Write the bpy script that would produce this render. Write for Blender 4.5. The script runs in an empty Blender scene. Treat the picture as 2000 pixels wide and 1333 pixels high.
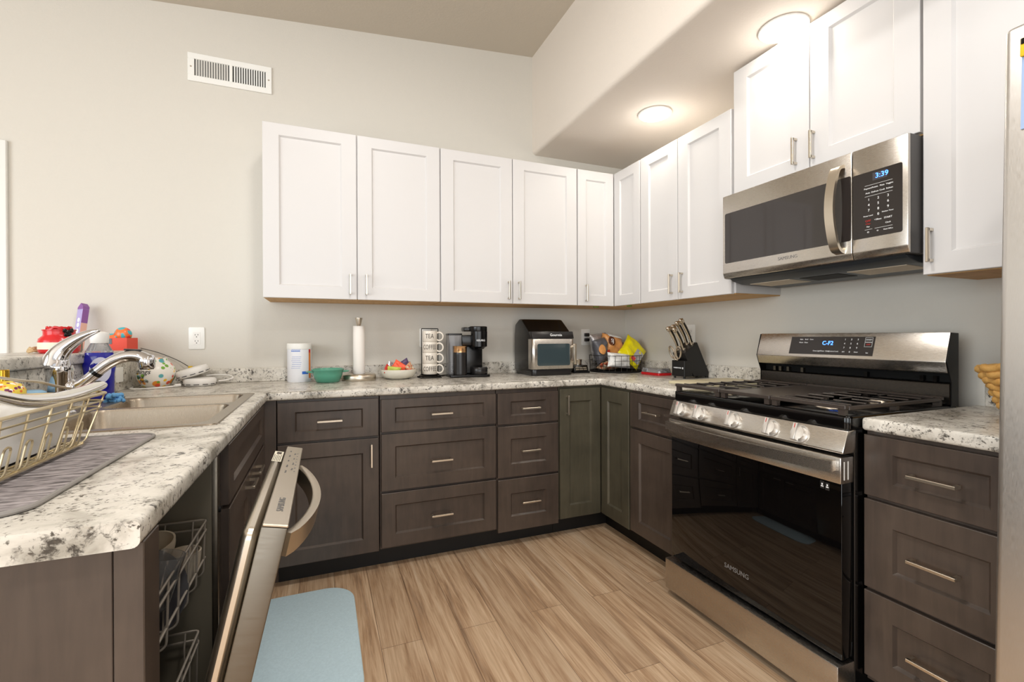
import bpy, bmesh, math, random
from mathutils import Matrix, Vector
random.seed(7)
R = math.radians
C = bpy.context.scene.collection
SC = bpy.context.scene

# ---------------------------------------------------------------- camera, world, lights, exposure
cam = bpy.data.cameras.new('camera'); cam.sensor_width = 36.0; cam.sensor_fit = 'HORIZONTAL'
cam.lens = 36.0*906.54/2000.0
cam.shift_y = (661.32-666.5)/2000.0
cam.clip_start = 0.02
camo = bpy.data.objects.new('camera', cam); C.objects.link(camo)
CR = Vector((0.92610138, -0.37725967, -0.00337195))
CU = Vector((0.00444295, 0.00196872, 0.99998819))
CF = Vector((0.37724858, 0.92610543, -0.00349938))
m = Matrix((( CR.x, CU.x, -CF.x, -2.173), (CR.y, CU.y, -CF.y, -3.0042), (CR.z, CU.z, -CF.z, 1.1646), (0, 0, 0, 1)))
camo.matrix_world = m
SC.camera = camo

w = bpy.data.worlds.new('daylight'); SC.world = w; w.use_nodes = True
w.node_tree.nodes['Background'].inputs['Color'].default_value = (0.93, 0.97, 1.0, 1)
w.node_tree.nodes['Background'].inputs['Strength'].default_value = 1.0

def area(name, loc, rot, sx, sy, power, col):
    l = bpy.data.lights.new(name, 'AREA'); l.shape = 'RECTANGLE'; l.size = sx; l.size_y = sy
    l.energy = power; l.color = col
    o = bpy.data.objects.new(name, l); C.objects.link(o); o.location = loc; o.rotation_euler = rot
    return o
# added daylight fill at unseen wall openings behind and left of the kitchen
area('daylight_fill_left', (-5.95, -3.55, 1.45), (R(90), 0, R(-90)), 3.7, 2.1, 158, (0.90, 0.96, 1.0))
area('daylight_fill_front', (-2.9, -5.95, 1.45), (R(90), 0, 0), 4.2, 2.1, 80, (0.97, 0.985, 1.0))
# unseen fill lights added over aisle and behind camera to brighten the floor
for i, (x, y, p) in enumerate(((-1.95, -1.95, 25), (-1.6, -3.6, 20), (-3.2, -3.6, 9))):
    l = bpy.data.lights.new('ceiling_fill', 'AREA'); l.shape = 'DISK'; l.size = .28; l.energy = p; l.color = (1.0, .965, .925)
    o = bpy.data.objects.new('ceiling_fill', l); C.objects.link(o); o.location = (x, y, 3.1498+.0876*(x+.7928)-.03)
SC.view_settings.view_transform = 'Standard'; SC.view_settings.look = 'None'
SC.view_settings.gamma = 1.0; SC.view_settings.use_curve_mapping = False
SC.view_settings.exposure = -0.12
SC.cycles.max_bounces = 8; SC.cycles.diffuse_bounces = 5; SC.cycles.glossy_bounces = 5
SC.cycles.transmission_bounces = 8; SC.cycles.transparent_max_bounces = 8
SC.cycles.sample_clamp_indirect = 6.0
SC.cycles.use_denoising = True
SC.cycles.caustics_reflective = False; SC.cycles.caustics_refractive = False

# ---------------------------------------------------------------- materials
def lin(c):
    r = []
    for v in c:
        v /= 255.0
        r.append(v/12.92 if v <= 0.04045 else ((v+0.055)/1.055)**2.4)
    return (r[0], r[1], r[2], 1.0)

class NT:
    def __init__(s, name):
        s.m = bpy.data.materials.new(name); s.m.use_nodes = True
        s.t = s.m.node_tree; s.b = s.t.nodes['Principled BSDF']
    def n(s, typ, **kw):
        nd = s.t.nodes.new(typ)
        for k, v in kw.items():
            if k in nd.inputs: nd.inputs[k].default_value = v
            else: setattr(nd, k, v)
        return nd
    def l(s, a, b): s.t.links.new(a, b)
    def obj(s, scale=(1, 1, 1)):
        tc = s.n('ShaderNodeTexCoord'); mp = s.n('ShaderNodeMapping')
        mp.inputs['Scale'].default_value = scale
        s.l(tc.outputs['Object'], mp.inputs['Vector']); return mp.outputs['Vector']
    def noise(s, vec, scale, detail=4, rough=.55, dist=0):
        nd = s.n('ShaderNodeTexNoise', Scale=scale, Detail=detail, Roughness=rough, Distortion=dist)
        s.l(vec, nd.inputs['Vector']); return nd.outputs['Fac']
    def ramp(s, fac, stops):
        nd = s.n('ShaderNodeValToRGB'); e = nd.color_ramp.elements
        while len(e) < len(stops): e.new(0.5)
        for i, (p, c) in enumerate(stops):
            e[i].position = p; e[i].color = c if len(c) == 4 else lin(c)
        s.l(fac, nd.inputs['Fac']); return nd.outputs['Color']
    def mix(s, fac, a, b, mode='MIX'):
        nd = s.n('ShaderNodeMix', data_type='RGBA', blend_type=mode)
        for sock, v in ((nd.inputs[0], fac), (nd.inputs[6], a), (nd.inputs[7], b)):
            if isinstance(v, (int, float)): sock.default_value = v
            elif isinstance(v, tuple): sock.default_value = v
            else: s.l(v, sock)
        return nd.outputs[2]
    def bump(s, fac, strength, dist=.002):
        nd = s.n('ShaderNodeBump', Strength=strength, Distance=dist)
        s.l(fac, nd.inputs['Height']); s.l(nd.outputs['Normal'], s.b.inputs['Normal'])

def pm(name, col, rough=.5, metal=0.0, spec=.5, coat=0, emit=None, es=0, trans=0, ior=1.45, alpha=1, bump=None):
    k = NT(name); b = k.b
    b.inputs['Base Color'].default_value = lin(col); b.inputs['Roughness'].default_value = rough
    b.inputs['Metallic'].default_value = metal; b.inputs['Specular IOR Level'].default_value = spec
    b.inputs['Coat Weight'].default_value = coat; b.inputs['Transmission Weight'].default_value = trans
    b.inputs['IOR'].default_value = ior; b.inputs['Alpha'].default_value = alpha
    if emit: b.inputs['Emission Color'].default_value = lin(emit); b.inputs['Emission Strength'].default_value = es
    if bump:
        v = k.obj(); k.bump(k.noise(v, bump[0], 3), bump[1], bump[2])
    return k.m

def wood(name, base, dark, light, rough, sc=(14, 14, 1.6)):
    k = NT(name); v = k.obj(sc)
    n1 = k.noise(v, 3.0, 5, .6, .4); n2 = k.noise(k.obj((1, 1, 1)), 5.0, 3, .6)
    c = k.ramp(n1, [(.25, dark), (.5, base), (.78, light)])
    c2 = k.mix(.5, c, k.ramp(n2, [(.3, dark), (.7, light)]))
    k.l(c2, k.b.inputs['Base Color']); k.b.inputs['Roughness'].default_value = rough
    k.bump(n1, .06, .001)
    return k.m

def steel(name, col, rough, sc=(1, 1, 1), bump=.03, scl=60):
    k = NT(name); v = k.obj(sc); n1 = k.noise(v, scl, 2, .6)
    k.b.inputs['Metallic'].default_value = 1.0
    k.l(k.mix(n1, lin([c*.93 for c in col]), lin(col)), k.b.inputs['Base Color'])
    rr = k.n('ShaderNodeMapRange', **{'From Min': .3, 'From Max': .7, 'To Min': rough*.85, 'To Max': rough*1.2})
    k.l(n1, rr.inputs['Value']); k.l(rr.outputs['Result'], k.b.inputs['Roughness'])
    if bump: k.bump(n1, bump, .0006)
    return k.m

def granite(name):
    k = NT(name); v = k.obj((1, 1, 1))
    cloud = k.ramp(k.noise(v, 9, 5, .62, .5), [(.34, (160, 155, 144)), (.48, (208, 203, 193)), (.68, (230, 226, 217))])
    patch = k.noise(v, 15, 4, .6, .5)
    fine = k.noise(v, 52, 6, .70, .35)
    f1 = k.ramp(fine, [(.525, (0, 0, 0, 1)), (.625, (1, 1, 1, 1))])
    p1 = k.ramp(patch, [(.42, (0, 0, 0, 1)), (.56, (1, 1, 1, 1))])
    mask = k.mix(1.0, f1, p1, 'MULTIPLY')
    c = k.mix(mask, cloud, lin((66, 61, 55)))
    sp = k.mix(1.0, k.ramp(k.noise(v, 130, 3, .6), [(.57, (0, 0, 0, 1)), (.64, (1, 1, 1, 1))]), k.ramp(k.noise(v, 19, 3, .6, .4), [(.45, (0, 0, 0, 1)), (.56, (1, 1, 1, 1))]), 'MULTIPLY')
    c = k.mix(sp, c, lin((82, 76, 68)))
    tan = k.ramp(k.noise(v, 24, 4, .6, .8), [(.62, (0, 0, 0, 1)), (.72, (1, 1, 1, 1))])
    tf = k.mix(1.0, tan, (.5, .5, .5, 1), 'MULTIPLY')
    c = k.mix(tf, c, lin((150, 138, 120)))
    k.l(c, k.b.inputs['Base Color']); k.b.inputs['Roughness'].default_value = .27
    k.b.inputs['Specular IOR Level'].default_value = .45
    return k.m

def planks(name):
    k = NT(name); tc = k.n('ShaderNodeTexCoord'); sx = k.n('ShaderNodeSeparateXYZ'); cx = k.n('ShaderNodeCombineXYZ')
    k.l(tc.outputs['Object'], sx.inputs[0]); k.l(sx.outputs['Y'], cx.inputs['X']); k.l(sx.outputs['X'], cx.inputs['Y'])
    br = k.n('ShaderNodeTexBrick', offset=.37, offset_frequency=2)
    for a, b in (('Color1', (0, 0, 0, 1)), ('Color2', (1, 1, 1, 1)), ('Mortar', (.5, .5, .5, 1)), ('Scale', 1.0), ('Mortar Size', .0009), ('Mortar Smooth', .2), ('Bias', 0.0), ('Brick Width', 1.22), ('Row Height', .152)):
        br.inputs[a].default_value = b
    k.l(cx.outputs[0], br.inputs['Vector'])
    # grain coordinates: stretched along the plank, shifted per plank
    sh = k.n('ShaderNodeVectorMath', operation='MULTIPLY'); sh.inputs[1].default_value = (7.3, 3.1, 5.7)
    k.l(br.outputs['Color'], sh.inputs[0])
    st = k.n('ShaderNodeVectorMath', operation='MULTIPLY'); st.inputs[1].default_value = (.85, 14.0, 1.0)
    k.l(cx.outputs[0], st.inputs[0])
    ad = k.n('ShaderNodeVectorMath', operation='ADD'); k.l(st.outputs[0], ad.inputs[0]); k.l(sh.outputs[0], ad.inputs[1])
    g1 = k.noise(ad.outputs[0], 1.6, 6, .62, .7)
    st2 = k.n('ShaderNodeVectorMath', operation='MULTIPLY'); st2.inputs[1].default_value = (2.5, 75.0, 1.0)
    k.l(cx.outputs[0], st2.inputs[0]); g2 = k.noise(st2.outputs[0], 2.0, 4, .6, .3)
    c = k.ramp(g1, [(.30, (122, 92, 67)), (.44, (178, 144, 111)), (.57, (209, 180, 148)), (.75, (226, 206, 181))])
    c = k.mix(.22, c, k.ramp(g2, [(.35, (140, 108, 80)), (.65, (236, 216, 190))]))
    tone = k.ramp(br.outputs['Color'], [(0, (.84, .82, .80, 1)), (1, (1.08, 1.07, 1.05, 1))])
    c = k.mix(1.0, c, tone, 'MULTIPLY')
    c = k.mix(br.outputs['Fac'], c, lin((96, 74, 56)))
    k.l(c, k.b.inputs['Base Color']); k.b.inputs['Roughness'].default_value = .36
    k.bump(g2, .05, .001)
    return k.m

def textured(name, col, scale, strength, dist, rough=.7, var=0):
    k = NT(name); v = k.obj(); n = k.noise(v, scale, 4, .6)
    if var:
        k.l(k.mix(n, lin([max(0, c-var) for c in col]), lin([min(255, c+var) for c in col])), k.b.inputs['Base Color'])
    else: k.b.inputs['Base Color'].default_value = lin(col)
    k.b.inputs['Roughness'].default_value = rough; k.bump(n, strength, dist)
    return k.m

M = {}
M['wall'] = textured('wall_paint', (212, 208, 199), 90, .22, .004, .85)
M['ceiling'] = textured('ceiling_paint', (200, 192, 179), 80, .22, .004, .9)
M['soffit'] = textured('wall_paint_with_bounce', (222, 213, 202), 90, .22, .004, .85)  # wall paint, with warm light bounced off the floor put into its colour
M['floor'] = planks('vinyl_plank_floor')
M['granite'] = granite('speckled_laminate')
M['dark'] = wood('dark_stained_wood', (75, 64, 57), (57, 49, 44), (89, 77, 68), .32)
M['dark_green_lit'] = wood('stained_wood_green_light', (78, 74, 61), (63, 60, 49), (92, 87, 72), .34)  # same dark stain; greenish cast of the corner light put into the colour
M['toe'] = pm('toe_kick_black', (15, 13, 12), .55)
M['white'] = pm('white_cabinet_paint', (214, 212, 211), .42)
M['rawwood'] = wood('raw_birch_wood', (205, 160, 100), (176, 128, 70), (222, 182, 124), .6, (20, 2, 20))
M['nickel'] = pm('brushed_nickel', (214, 204, 188), .3, 1.0)
M['steel'] = steel('stainless_steel', (208, 202, 194), .26, (1, 1, 30), 0)
M['steelh'] = steel('stainless_steel_horizontal', (206, 200, 192), .26, (1, 40, 60), 0)
M['fridge'] = steel('fridge_steel', (220, 217, 213), .38, (60, 60, 1.5), 0, 40)
M['sink'] = steel('sink_steel', (168, 156, 140), .30, (30, 1, 1), 0)
M['darksteel'] = steel('dark_tub_steel', (104, 100, 92), .38)
M['tub'] = pm('grey_tub_lining', (128, 120, 104), .38, .25)
M['doorside'] = steel('door_side_steel', (124, 117, 106), .36, (1, 1, 8), 0, 30)
M['chrome'] = pm('chrome', (222, 222, 226), .06, 1.0)
M['black'] = pm('black_gloss', (9, 8, 8), .12)
M['blacksatin'] = pm('black_satin', (13, 12, 12), .38, spec=.35)
M['mwside'] = pm('dark_grey_case', (74, 72, 71), .45)
M['blackmat'] = pm('black_matte', (10, 10, 10), .7, spec=.25)
M['iron'] = pm('cast_iron', (60, 53, 49), .30, spec=.7)
M['ovenglass'] = pm('oven_glass', (7, 6, 6), .03, spec=.6)
M['mwglass'] = pm('microwave_glass', (48, 43, 41), .05, spec=.8)
M['paint_trim'] = pm('white_trim_paint', (228, 227, 223), .4)
M['plastic'] = pm('white_plastic', (236, 234, 230), .35)
M['wplate'] = pm('white_wall_plate', (240, 240, 236), .3)
M['slot'] = pm('dark_slot', (30, 28, 26), .7)
M['lamp'] = pm('lamp_diffuser', (255, 250, 240), .5, emit=(255, 246, 232), es=42)
M['blue_led'] = pm('blue_led', (60, 110, 255), .5, emit=(70, 130, 255), es=5)
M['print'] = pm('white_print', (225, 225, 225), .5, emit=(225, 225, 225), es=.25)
M['redprint'] = pm('red_print', (190, 40, 36), .5)
M['greyprint'] = pm('grey_print', (120, 118, 116), .5)
M['rack'] = pm('grey_coated_wire', (150, 140, 128), .4)
M['gold'] = pm('champagne_wire', (216, 202, 170), .3, 1.0)
M['cream'] = pm('cream_ceramic', (226, 212, 190), .25)
M['greyplate'] = pm('dark_grey_ceramic', (72, 70, 72), .35)
M['clear'] = pm('clear_glass', (255, 255, 255), .03, trans=1.0)
M['cupglass'] = pm('drinking_glass', (232, 232, 232), .06, trans=.9)
M['mug'] = pm('mug_ceramic', (232, 224, 212), .25)
M['ink'] = pm('brown_ink', (70, 62, 56), .6)
M['teal'] = pm('teal_enamel', (92, 162, 138), .2)
M['paper'] = textured('paper_towel', (240, 236, 230), 200, .2, .001, .9)
M['red'] = pm('red_glass', (205, 40, 44), .2)
M['redplastic'] = pm('red_plastic', (200, 30, 34), .3)
M['orange'] = pm('orange_red_box', (226, 74, 52), .5)
M['blue_liquid'] = pm('blue_dish_soap', (22, 24, 150), .08, coat=.4)
M['softblue'] = textured('floor_mat_blue', (198, 222, 232), 120, .3, .002, .8, 14)
M['pale'] = pm('off_white_board', (214, 204, 172), .5)
M['knob'] = pm('silver_knob', (226, 222, 216), .3, .75)
M['riser'] = steel('dark_brushed_riser', (66, 63, 60), .28, (1, 1, 40), 0)
M['panel'] = pm('dark_touch_panel', (44, 39, 37), .12)
M['lcd'] = pm('lcd_window', (70, 68, 72), .2)
M['filter'] = textured('mesh_filter', (226, 212, 190), 500, .8, .002, .5)
M['bluepaper'] = pm('blue_paper', (150, 172, 206), .6)
M['yellow'] = pm('yellow_plastic', (224, 186, 40), .4)
M['leaf'] = pm('leaf_green', (104, 134, 44), .5)
def dots(name, base, cols, scale, thr=.35):
    """blotches of several colours over a base, for printed packs and painted pottery"""
    k = NT(name); c = lin(base); v = k.obj()
    for i, col in enumerate(cols):
        mp = k.n('ShaderNodeVectorMath', operation='ADD'); mp.inputs[1].default_value = (i*3.7, i*1.9, i*5.3); k.l(v, mp.inputs[0])
        vo = k.n('ShaderNodeTexVoronoi', Scale=scale*(1+.23*i)); k.l(mp.outputs[0], vo.inputs['Vector'])
        f = k.ramp(vo.outputs['Distance'], [(thr-.03, (1, 1, 1, 1)), (thr+.02, (0, 0, 0, 1))])
        c = k.mix(f, c, lin(col))
    k.l(c, k.b.inputs['Base Color']); k.b.inputs['Roughness'].default_value = .3
    return k.m
M['floral'] = dots('floral_ceramic', (238, 234, 226), [(236, 150, 50), (90, 170, 176), (232, 90, 60), (120, 170, 60), (244, 196, 60)], 15, .24)
M['packs'] = dots('printed_pack', (216, 176, 140), [(150, 70, 50), (250, 236, 210), (226, 110, 80)], 22, .33)
M['lolly'] = dots('swirled_candy', (240, 120, 60), [(90, 190, 80), (250, 220, 90), (70, 180, 190), (230, 70, 60)], 17, .38)
M['yellowprint'] = dots('yellow_pattern', (240, 214, 80), [(250, 246, 236), (120, 40, 90), (236, 120, 50)], 60, .34)
M['yellowbag'] = pm('yellow_foil_bag', (236, 222, 20), .22, bump=(18, .5, .02))
M['silverbag'] = pm('silver_foil', (205, 205, 210), .25, .6, bump=(22, .6, .02))
M['orangebag'] = pm('orange_foil_bag', (226, 160, 96), .25, bump=(16, .5, .02))
M['greybag'] = pm('grey_foil_bag', (92, 92, 98), .3, bump=(16, .5, .02))
M['whitebag'] = pm('white_foil_bag', (232, 232, 230), .25, bump=(20, .6, .02))
M['brown'] = pm('dark_brown_print', (92, 50, 34), .4)
M['straw'] = wood('woven_straw', (214, 164, 88), (184, 130, 60), (232, 190, 118), .6, (40, 40, 40))
M['twine'] = textured('twine', (206, 178, 134), 200, .4, .002, .9)
M['lilac'] = pm('lilac_card', (176, 164, 214), .5)
M['peach'] = pm('peach_card', (226, 184, 168), .5)
M['purple'] = pm('purple_card', (140, 92, 160), .5)
M['stone'] = textured('grey_stone', (120, 112, 100), 60, .3, .003, .7, 24)
M['label'] = pm('cream_label', (232, 226, 206), .5)
M['canwhite'] = pm('white_canister', (232, 234, 240), .35)
M['canblue'] = pm('blue_print', (60, 110, 200), .4)
M['canorange'] = pm('orange_print', (226, 130, 50), .4)
M['palelabel'] = pm('lavender_label', (214, 216, 236), .35)
M['capgrey'] = pm('translucent_cap', (236, 234, 230), .25)
M['bluetub'] = pm('light_blue_plastic', (150, 192, 222), .4)
M['sponge'] = textured('blue_sponge', (110, 170, 220), 120, .6, .003, .9)
M['greymat'] = None
def ribbed():
    k = NT('grey_drying_mat'); v = k.obj((24, 110, 1)); n = k.noise(v, 1.0, 3, .6, .3)
    k.l(k.ramp(n, [(.36, (92, 86, 86)), (.6, (168, 160, 160))]), k.b.inputs['Base Color'])
    k.b.inputs['Roughness'].default_value = .9; k.bump(n, .9, .006); return k.m
M['greymat'] = ribbed()
M['matedge'] = pm('grey_mat_binding', (138, 134, 130), .7)
M['whitetub'] = pm('white_tub', (240, 238, 234), .45)
M['handlesteel'] = pm('polished_steel', (232, 230, 226), .10, 1.0)
M['gunmetal'] = pm('grey_lid', (134, 126, 118), .35, .6)
M['goldcap'] = pm('gold_cap', (230, 186, 70), .15, 1.0)
M['rosegold'] = pm('rose_gold', (220, 176, 130), .22, 1.0)
M['smoke'] = pm('smoked_clear_tank', (214, 214, 218), .06, trans=.85)
M['appl'] = pm('black_appliance', (11, 10, 10), .2)
M['applgrey'] = pm('dark_grey_appliance', (34, 32, 32), .25)
M['fryglass'] = pm('toaster_oven_glass', (58, 70, 74), .06)
M['knifeblock'] = textured('black_wood_block', (20, 19, 19), 80, .1, .001, .45)
M['knifehandle'] = pm('knife_handle_steel', (216, 204, 188), .26, 1.0)
M['soapclear'] = pm('clear_soap_bottle', (235, 238, 246), .06, trans=.8)
M['cream_w'] = pm('off_white_glaze', (226, 222, 208), .3)
M['redprintbag'] = pm('red_foil', (214, 70, 62), .3, bump=(30, .4, .01))
M['greenbag'] = pm('green_foil', (196, 206, 96), .3, bump=(30, .4, .01))
M['coralbag'] = pm('coral_foil', (246, 100, 66), .3, bump=(30, .4, .01))
M['purplebag'] = pm('purple_foil', (92, 74, 110), .3, bump=(30, .4, .01))
M['brownbag'] = pm('brown_foil', (98, 44, 34), .3, bump=(24, .4, .01))
M['rackdark'] = pm('dark_wire', (70, 66, 62), .4, .4)
M['mwunder'] = pm('microwave_underside', (50, 54, 58), .4)

# ---------------------------------------------------------------- geometry helpers
I4 = Matrix.Identity(4)
class G:
    """collects shapes and links them as ONE mesh object"""
    def __init__(s): s.v = []; s.f = []; s.mi = []; s.mats = []; s.cur = 0
    def use(s, mat):
        if not s.mats and s.f: s.mats.append(None)
        if mat not in s.mats: s.mats.append(mat)
        s.cur = s.mats.index(mat); return s
    def add(s, vs, fs, T=None):
        o = len(s.v)
        for p in vs:
            p = Vector(p); s.v.append(tuple(T @ p) if T else tuple(p))
        for f in fs: s.f.append([i+o for i in f]); s.mi.append(s.cur)
        return s
    def bmadd(s, bm, T=None):
        bm.verts.index_update()
        s.add([v.co.copy() for v in bm.verts], [[v.index for v in f.verts] for f in bm.faces], T); bm.free(); return s
    def box(s, x0, x1, y0, y1, z0, z1, bev=0, seg=2, T=None):
        vs = [(x, y, z) for x in (x0, x1) for y in (y0, y1) for z in (z0, z1)]
        fs = [(0, 1, 3, 2), (4, 6, 7, 5), (0, 4, 5, 1), (2, 3, 7, 6), (0, 2, 6, 4), (1, 5, 7, 3)]
        if not bev: return s.add(vs, fs, T)
        bm = bmesh.new(); b = [bm.verts.new(v) for v in vs]
        for f in fs: bm.faces.new([b[i] for i in f])
        bmesh.ops.bevel(bm, geom=list(bm.edges), offset=bev, segments=seg, profile=.5, affect='EDGES')
        return s.bmadd(bm, T)
    def prism(s, poly, a, b, axis='y', bev=0, seg=2, T=None):
        """2D polygon swept from a to b along axis; polygon coordinates are the two other axes in order"""
        def P(p, t): return {'x': (t, p[0], p[1]), 'y': (p[0], t, p[1]), 'z': (p[0], p[1], t)}[axis]
        bm = bmesh.new(); lo = [bm.verts.new(P(p, a)) for p in poly]; hi = [bm.verts.new(P(p, b)) for p in poly]; n = len(poly)
        bm.faces.new(lo); bm.faces.new(hi[::-1])
        for i in range(n): bm.faces.new((lo[i], hi[i], hi[(i+1) % n], lo[(i+1) % n]))
        bmesh.ops.recalc_face_normals(bm, faces=bm.faces)
        if bev: bmesh.ops.bevel(bm, geom=list(bm.edges), offset=bev, segments=seg, profile=.5, affect='EDGES')
        return s.bmadd(bm, T)
    def lathe(s, prof, c=(0, 0, 0), n=32, sx=1, sy=1, T=None):
        vs = []; fs = []; k = len(prof)
        for i in range(n):
            a = 2*math.pi*i/n
            for r, z in prof: vs.append((c[0]+r*sx*math.cos(a), c[1]+r*sy*math.sin(a), c[2]+z))
        for i in range(n):
            j = (i+1) % n
            for q in range(k-1):
                if prof[q][0] < 1e-7 and prof[q+1][0] < 1e-7: continue
                fs.append((i*k+q, j*k+q, j*k+q+1, i*k+q+1))
        # weld the poles
        bm = bmesh.new(); b = [bm.verts.new(v) for v in vs]
        for f in fs: bm.faces.new([b[q] for q in f])
        if prof[0][0] > 1e-7 and False: pass
        bmesh.ops.remove_doubles(bm, verts=bm.verts, dist=1e-6)
        return s.bmadd(bm, T)
    def cyl(s, p0, p1, r0, r1=None, n=20, T=None):
        p0 = Vector(p0); p1 = Vector(p1); d = p1-p0; r1 = r0 if r1 is None else r1
        q = d.to_track_quat('Z', 'Y').to_matrix().to_4x4(); X = Matrix.Translation(p0) @ q
        X = T @ X if T else X
        return s.lathe([(0, 0), (r0, 0), (r1, d.length), (0, d.length)], n=n, T=X)
    def tube(s, pts, r, n=8, closed=False, flat=None, T=None):
        pts = [Vector(p) for p in pts]; m = len(pts); rr = r if isinstance(r, (list, tuple)) else [r]*m
        vs = []; fs = []; up = None
        for i in range(m):
            if closed: d = pts[(i+1) % m]-pts[i-1]
            else: d = pts[min(i+1, m-1)]-pts[max(i-1, 0)]
            d.normalize()
            if up is None:
                up = Vector((0, 0, 1)) if abs(d.z) < .9 else Vector((0, 1, 0))
            u = (up-d*up.dot(d))
            if u.length < 1e-4: u = d.orthogonal()
            u.normalize(); w_ = d.cross(u); up = u
            # miter
            if 0 < i < m-1 or closed:
                a = (pts[i]-pts[i-1]).normalized(); b = (pts[(i+1) % m]-pts[i]).normalized()
            for q in range(n):
                t = 2*math.pi*q/n; fu, fw = (1, 1) if not flat else flat
                vs.append(pts[i]+u*math.cos(t)*rr[i]*fu+w_*math.sin(t)*rr[i]*fw)
        for i in range(m if closed else m-1):
            j = (i+1) % m
            for q in range(n): fs.append((i*n+q, i*n+(q+1) % n, j*n+(q+1) % n, j*n+q))
        if not closed: fs.append(tuple(range(n))[::-1]); fs.append(tuple((m-1)*n+q for q in range(n)))
        return s.add(vs, fs, T)
    def sphere(s, c, r, n=20, k=12, sx=1, sy=1, sz=1, T=None):
        return s.lathe([(r*math.sin(math.pi*i/k), -r*math.cos(math.pi*i/k)*sz) for i in range(k+1)], c, n, sx, sy, T)
    def quad(s, a, b, c, d, T=None): return s.add([a, b, c, d], [(0, 1, 2, 3)], T)
    def text(s, body, size, loc, X=(1, 0, 0), Y=(0, 0, 1), depth=.0004, align='CENTER', sx=1.0):
        cu = bpy.data.curves.new('t', 'FONT'); cu.body = body; cu.size = size; cu.align_x = align; cu.align_y = 'CENTER'
        cu.extrude = depth; cu.resolution_u = 3
        ob = bpy.data.objects.new('t', cu); me = bpy.data.meshes.new_from_object(ob)
        X = Vector(X).normalized(); Y = Vector(Y); Y = (Y-X*Y.dot(X)).normalized(); N = X.cross(Y)
        T = Matrix(((X.x*sx, Y.x, N.x, loc[0]), (X.y*sx, Y.y, N.y, loc[1]), (X.z*sx, Y.z, N.z, loc[2]), (0, 0, 0, 1)))
        s.add([v.co.copy() for v in me.vertices], [list(p.vertices) for p in me.polygons], T)
        bpy.data.objects.remove(ob); bpy.data.curves.remove(cu); bpy.data.meshes.remove(me); return s
    def obj(s, name, mat=None, parent=None, loc=(0, 0, 0), rot=(0, 0, 0), ang=32, fix=True):
        me = bpy.data.meshes.new(name)
        me.from_pydata(s.v, [], s.f)
        mats = s.mats if s.mats else [mat]
        if s.mats and s.mats[0] is None: mats = [mat]+s.mats[1:]
        for mm in mats: me.materials.append(mm)
        for p, i in zip(me.polygons, s.mi): p.material_index = i; p.use_smooth = True
        if fix:
            bm = bmesh.new(); bm.from_mesh(me); bmesh.ops.recalc_face_normals(bm, faces=bm.faces); bm.to_mesh(me); bm.free()
        me.set_sharp_from_angle(angle=R(ang)); me.update()
        o = bpy.data.objects.new(name, me); C.objects.link(o); o.location = loc; o.rotation_euler = rot
        if parent: o.parent = parent
        return o

def tag(o, label, cat, group=None, kind=None):
    o['label'] = label; o['category'] = cat
    if group: o['group'] = group
    if kind: o['kind'] = kind
    return o
def thing(name, label, cat, loc=(0, 0, 0), rz=0, group=None, rot=None):
    o = bpy.data.objects.new(name, None); C.objects.link(o); o.empty_display_size = .05
    o.location = loc; o.rotation_euler = rot if rot else (0, 0, R(rz))
    return tag(o, label, cat, group)
def struct(o): o['kind'] = 'structure'; return o
def rz(deg, loc=(0, 0, 0)): return Matrix.Translation(loc) @ Matrix.Rotation(R(deg), 4, 'Z')
def arc(cx, cy, r, a0, a1, n=6): return [(cx+r*math.cos(R(a0+(a1-a0)*i/n)), cy+r*math.sin(R(a0+(a1-a0)*i/n))) for i in range(n+1)]
def rrect(x0, x1, y0, y1, r, n=6):
    return arc(x1-r, y0+r, r, -90, 0, n)+arc(x1-r, y1-r, r, 0, 90, n)+arc(x0+r, y1-r, r, 90, 180, n)+arc(x0+r, y0+r, r, 180, 270, n)
def smooth(pts, n=5):
    """Catmull-Rom through the points"""
    P = [Vector(p) for p in pts]; P = [P[0]*2-P[1]]+P+[P[-1]*2-P[-2]]; out = []
    for i in range(1, len(P)-2):
        for k in range(n):
            t = k/n
            out.append(.5*((2*P[i])+(P[i+1]-P[i-1])*t+(2*P[i-1]-5*P[i]+4*P[i+1]-P[i+2])*t*t+(3*P[i]-P[i-1]-3*P[i+1]+P[i+2])*t**3))
    return out+[P[-2]]
def fillet(pts, r, n=4, closed=False):
    """round the corners of a wire path"""
    P = [Vector(p) for p in pts]; m = len(P); out = []
    for i in range(m):
        if not closed and i in (0, m-1): out.append(P[i]); continue
        a = (P[i-1]-P[i]); b = (P[(i+1) % m]-P[i]); q = min(r, a.length*.49, b.length*.49)
        s = P[i]+a.normalized()*q; e = P[i]+b.normalized()*q
        for k in range(n+1):
            t = k/n; out.append(s*(1-t)**2+P[i]*2*t*(1-t)+e*t*t)
    return out

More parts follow.
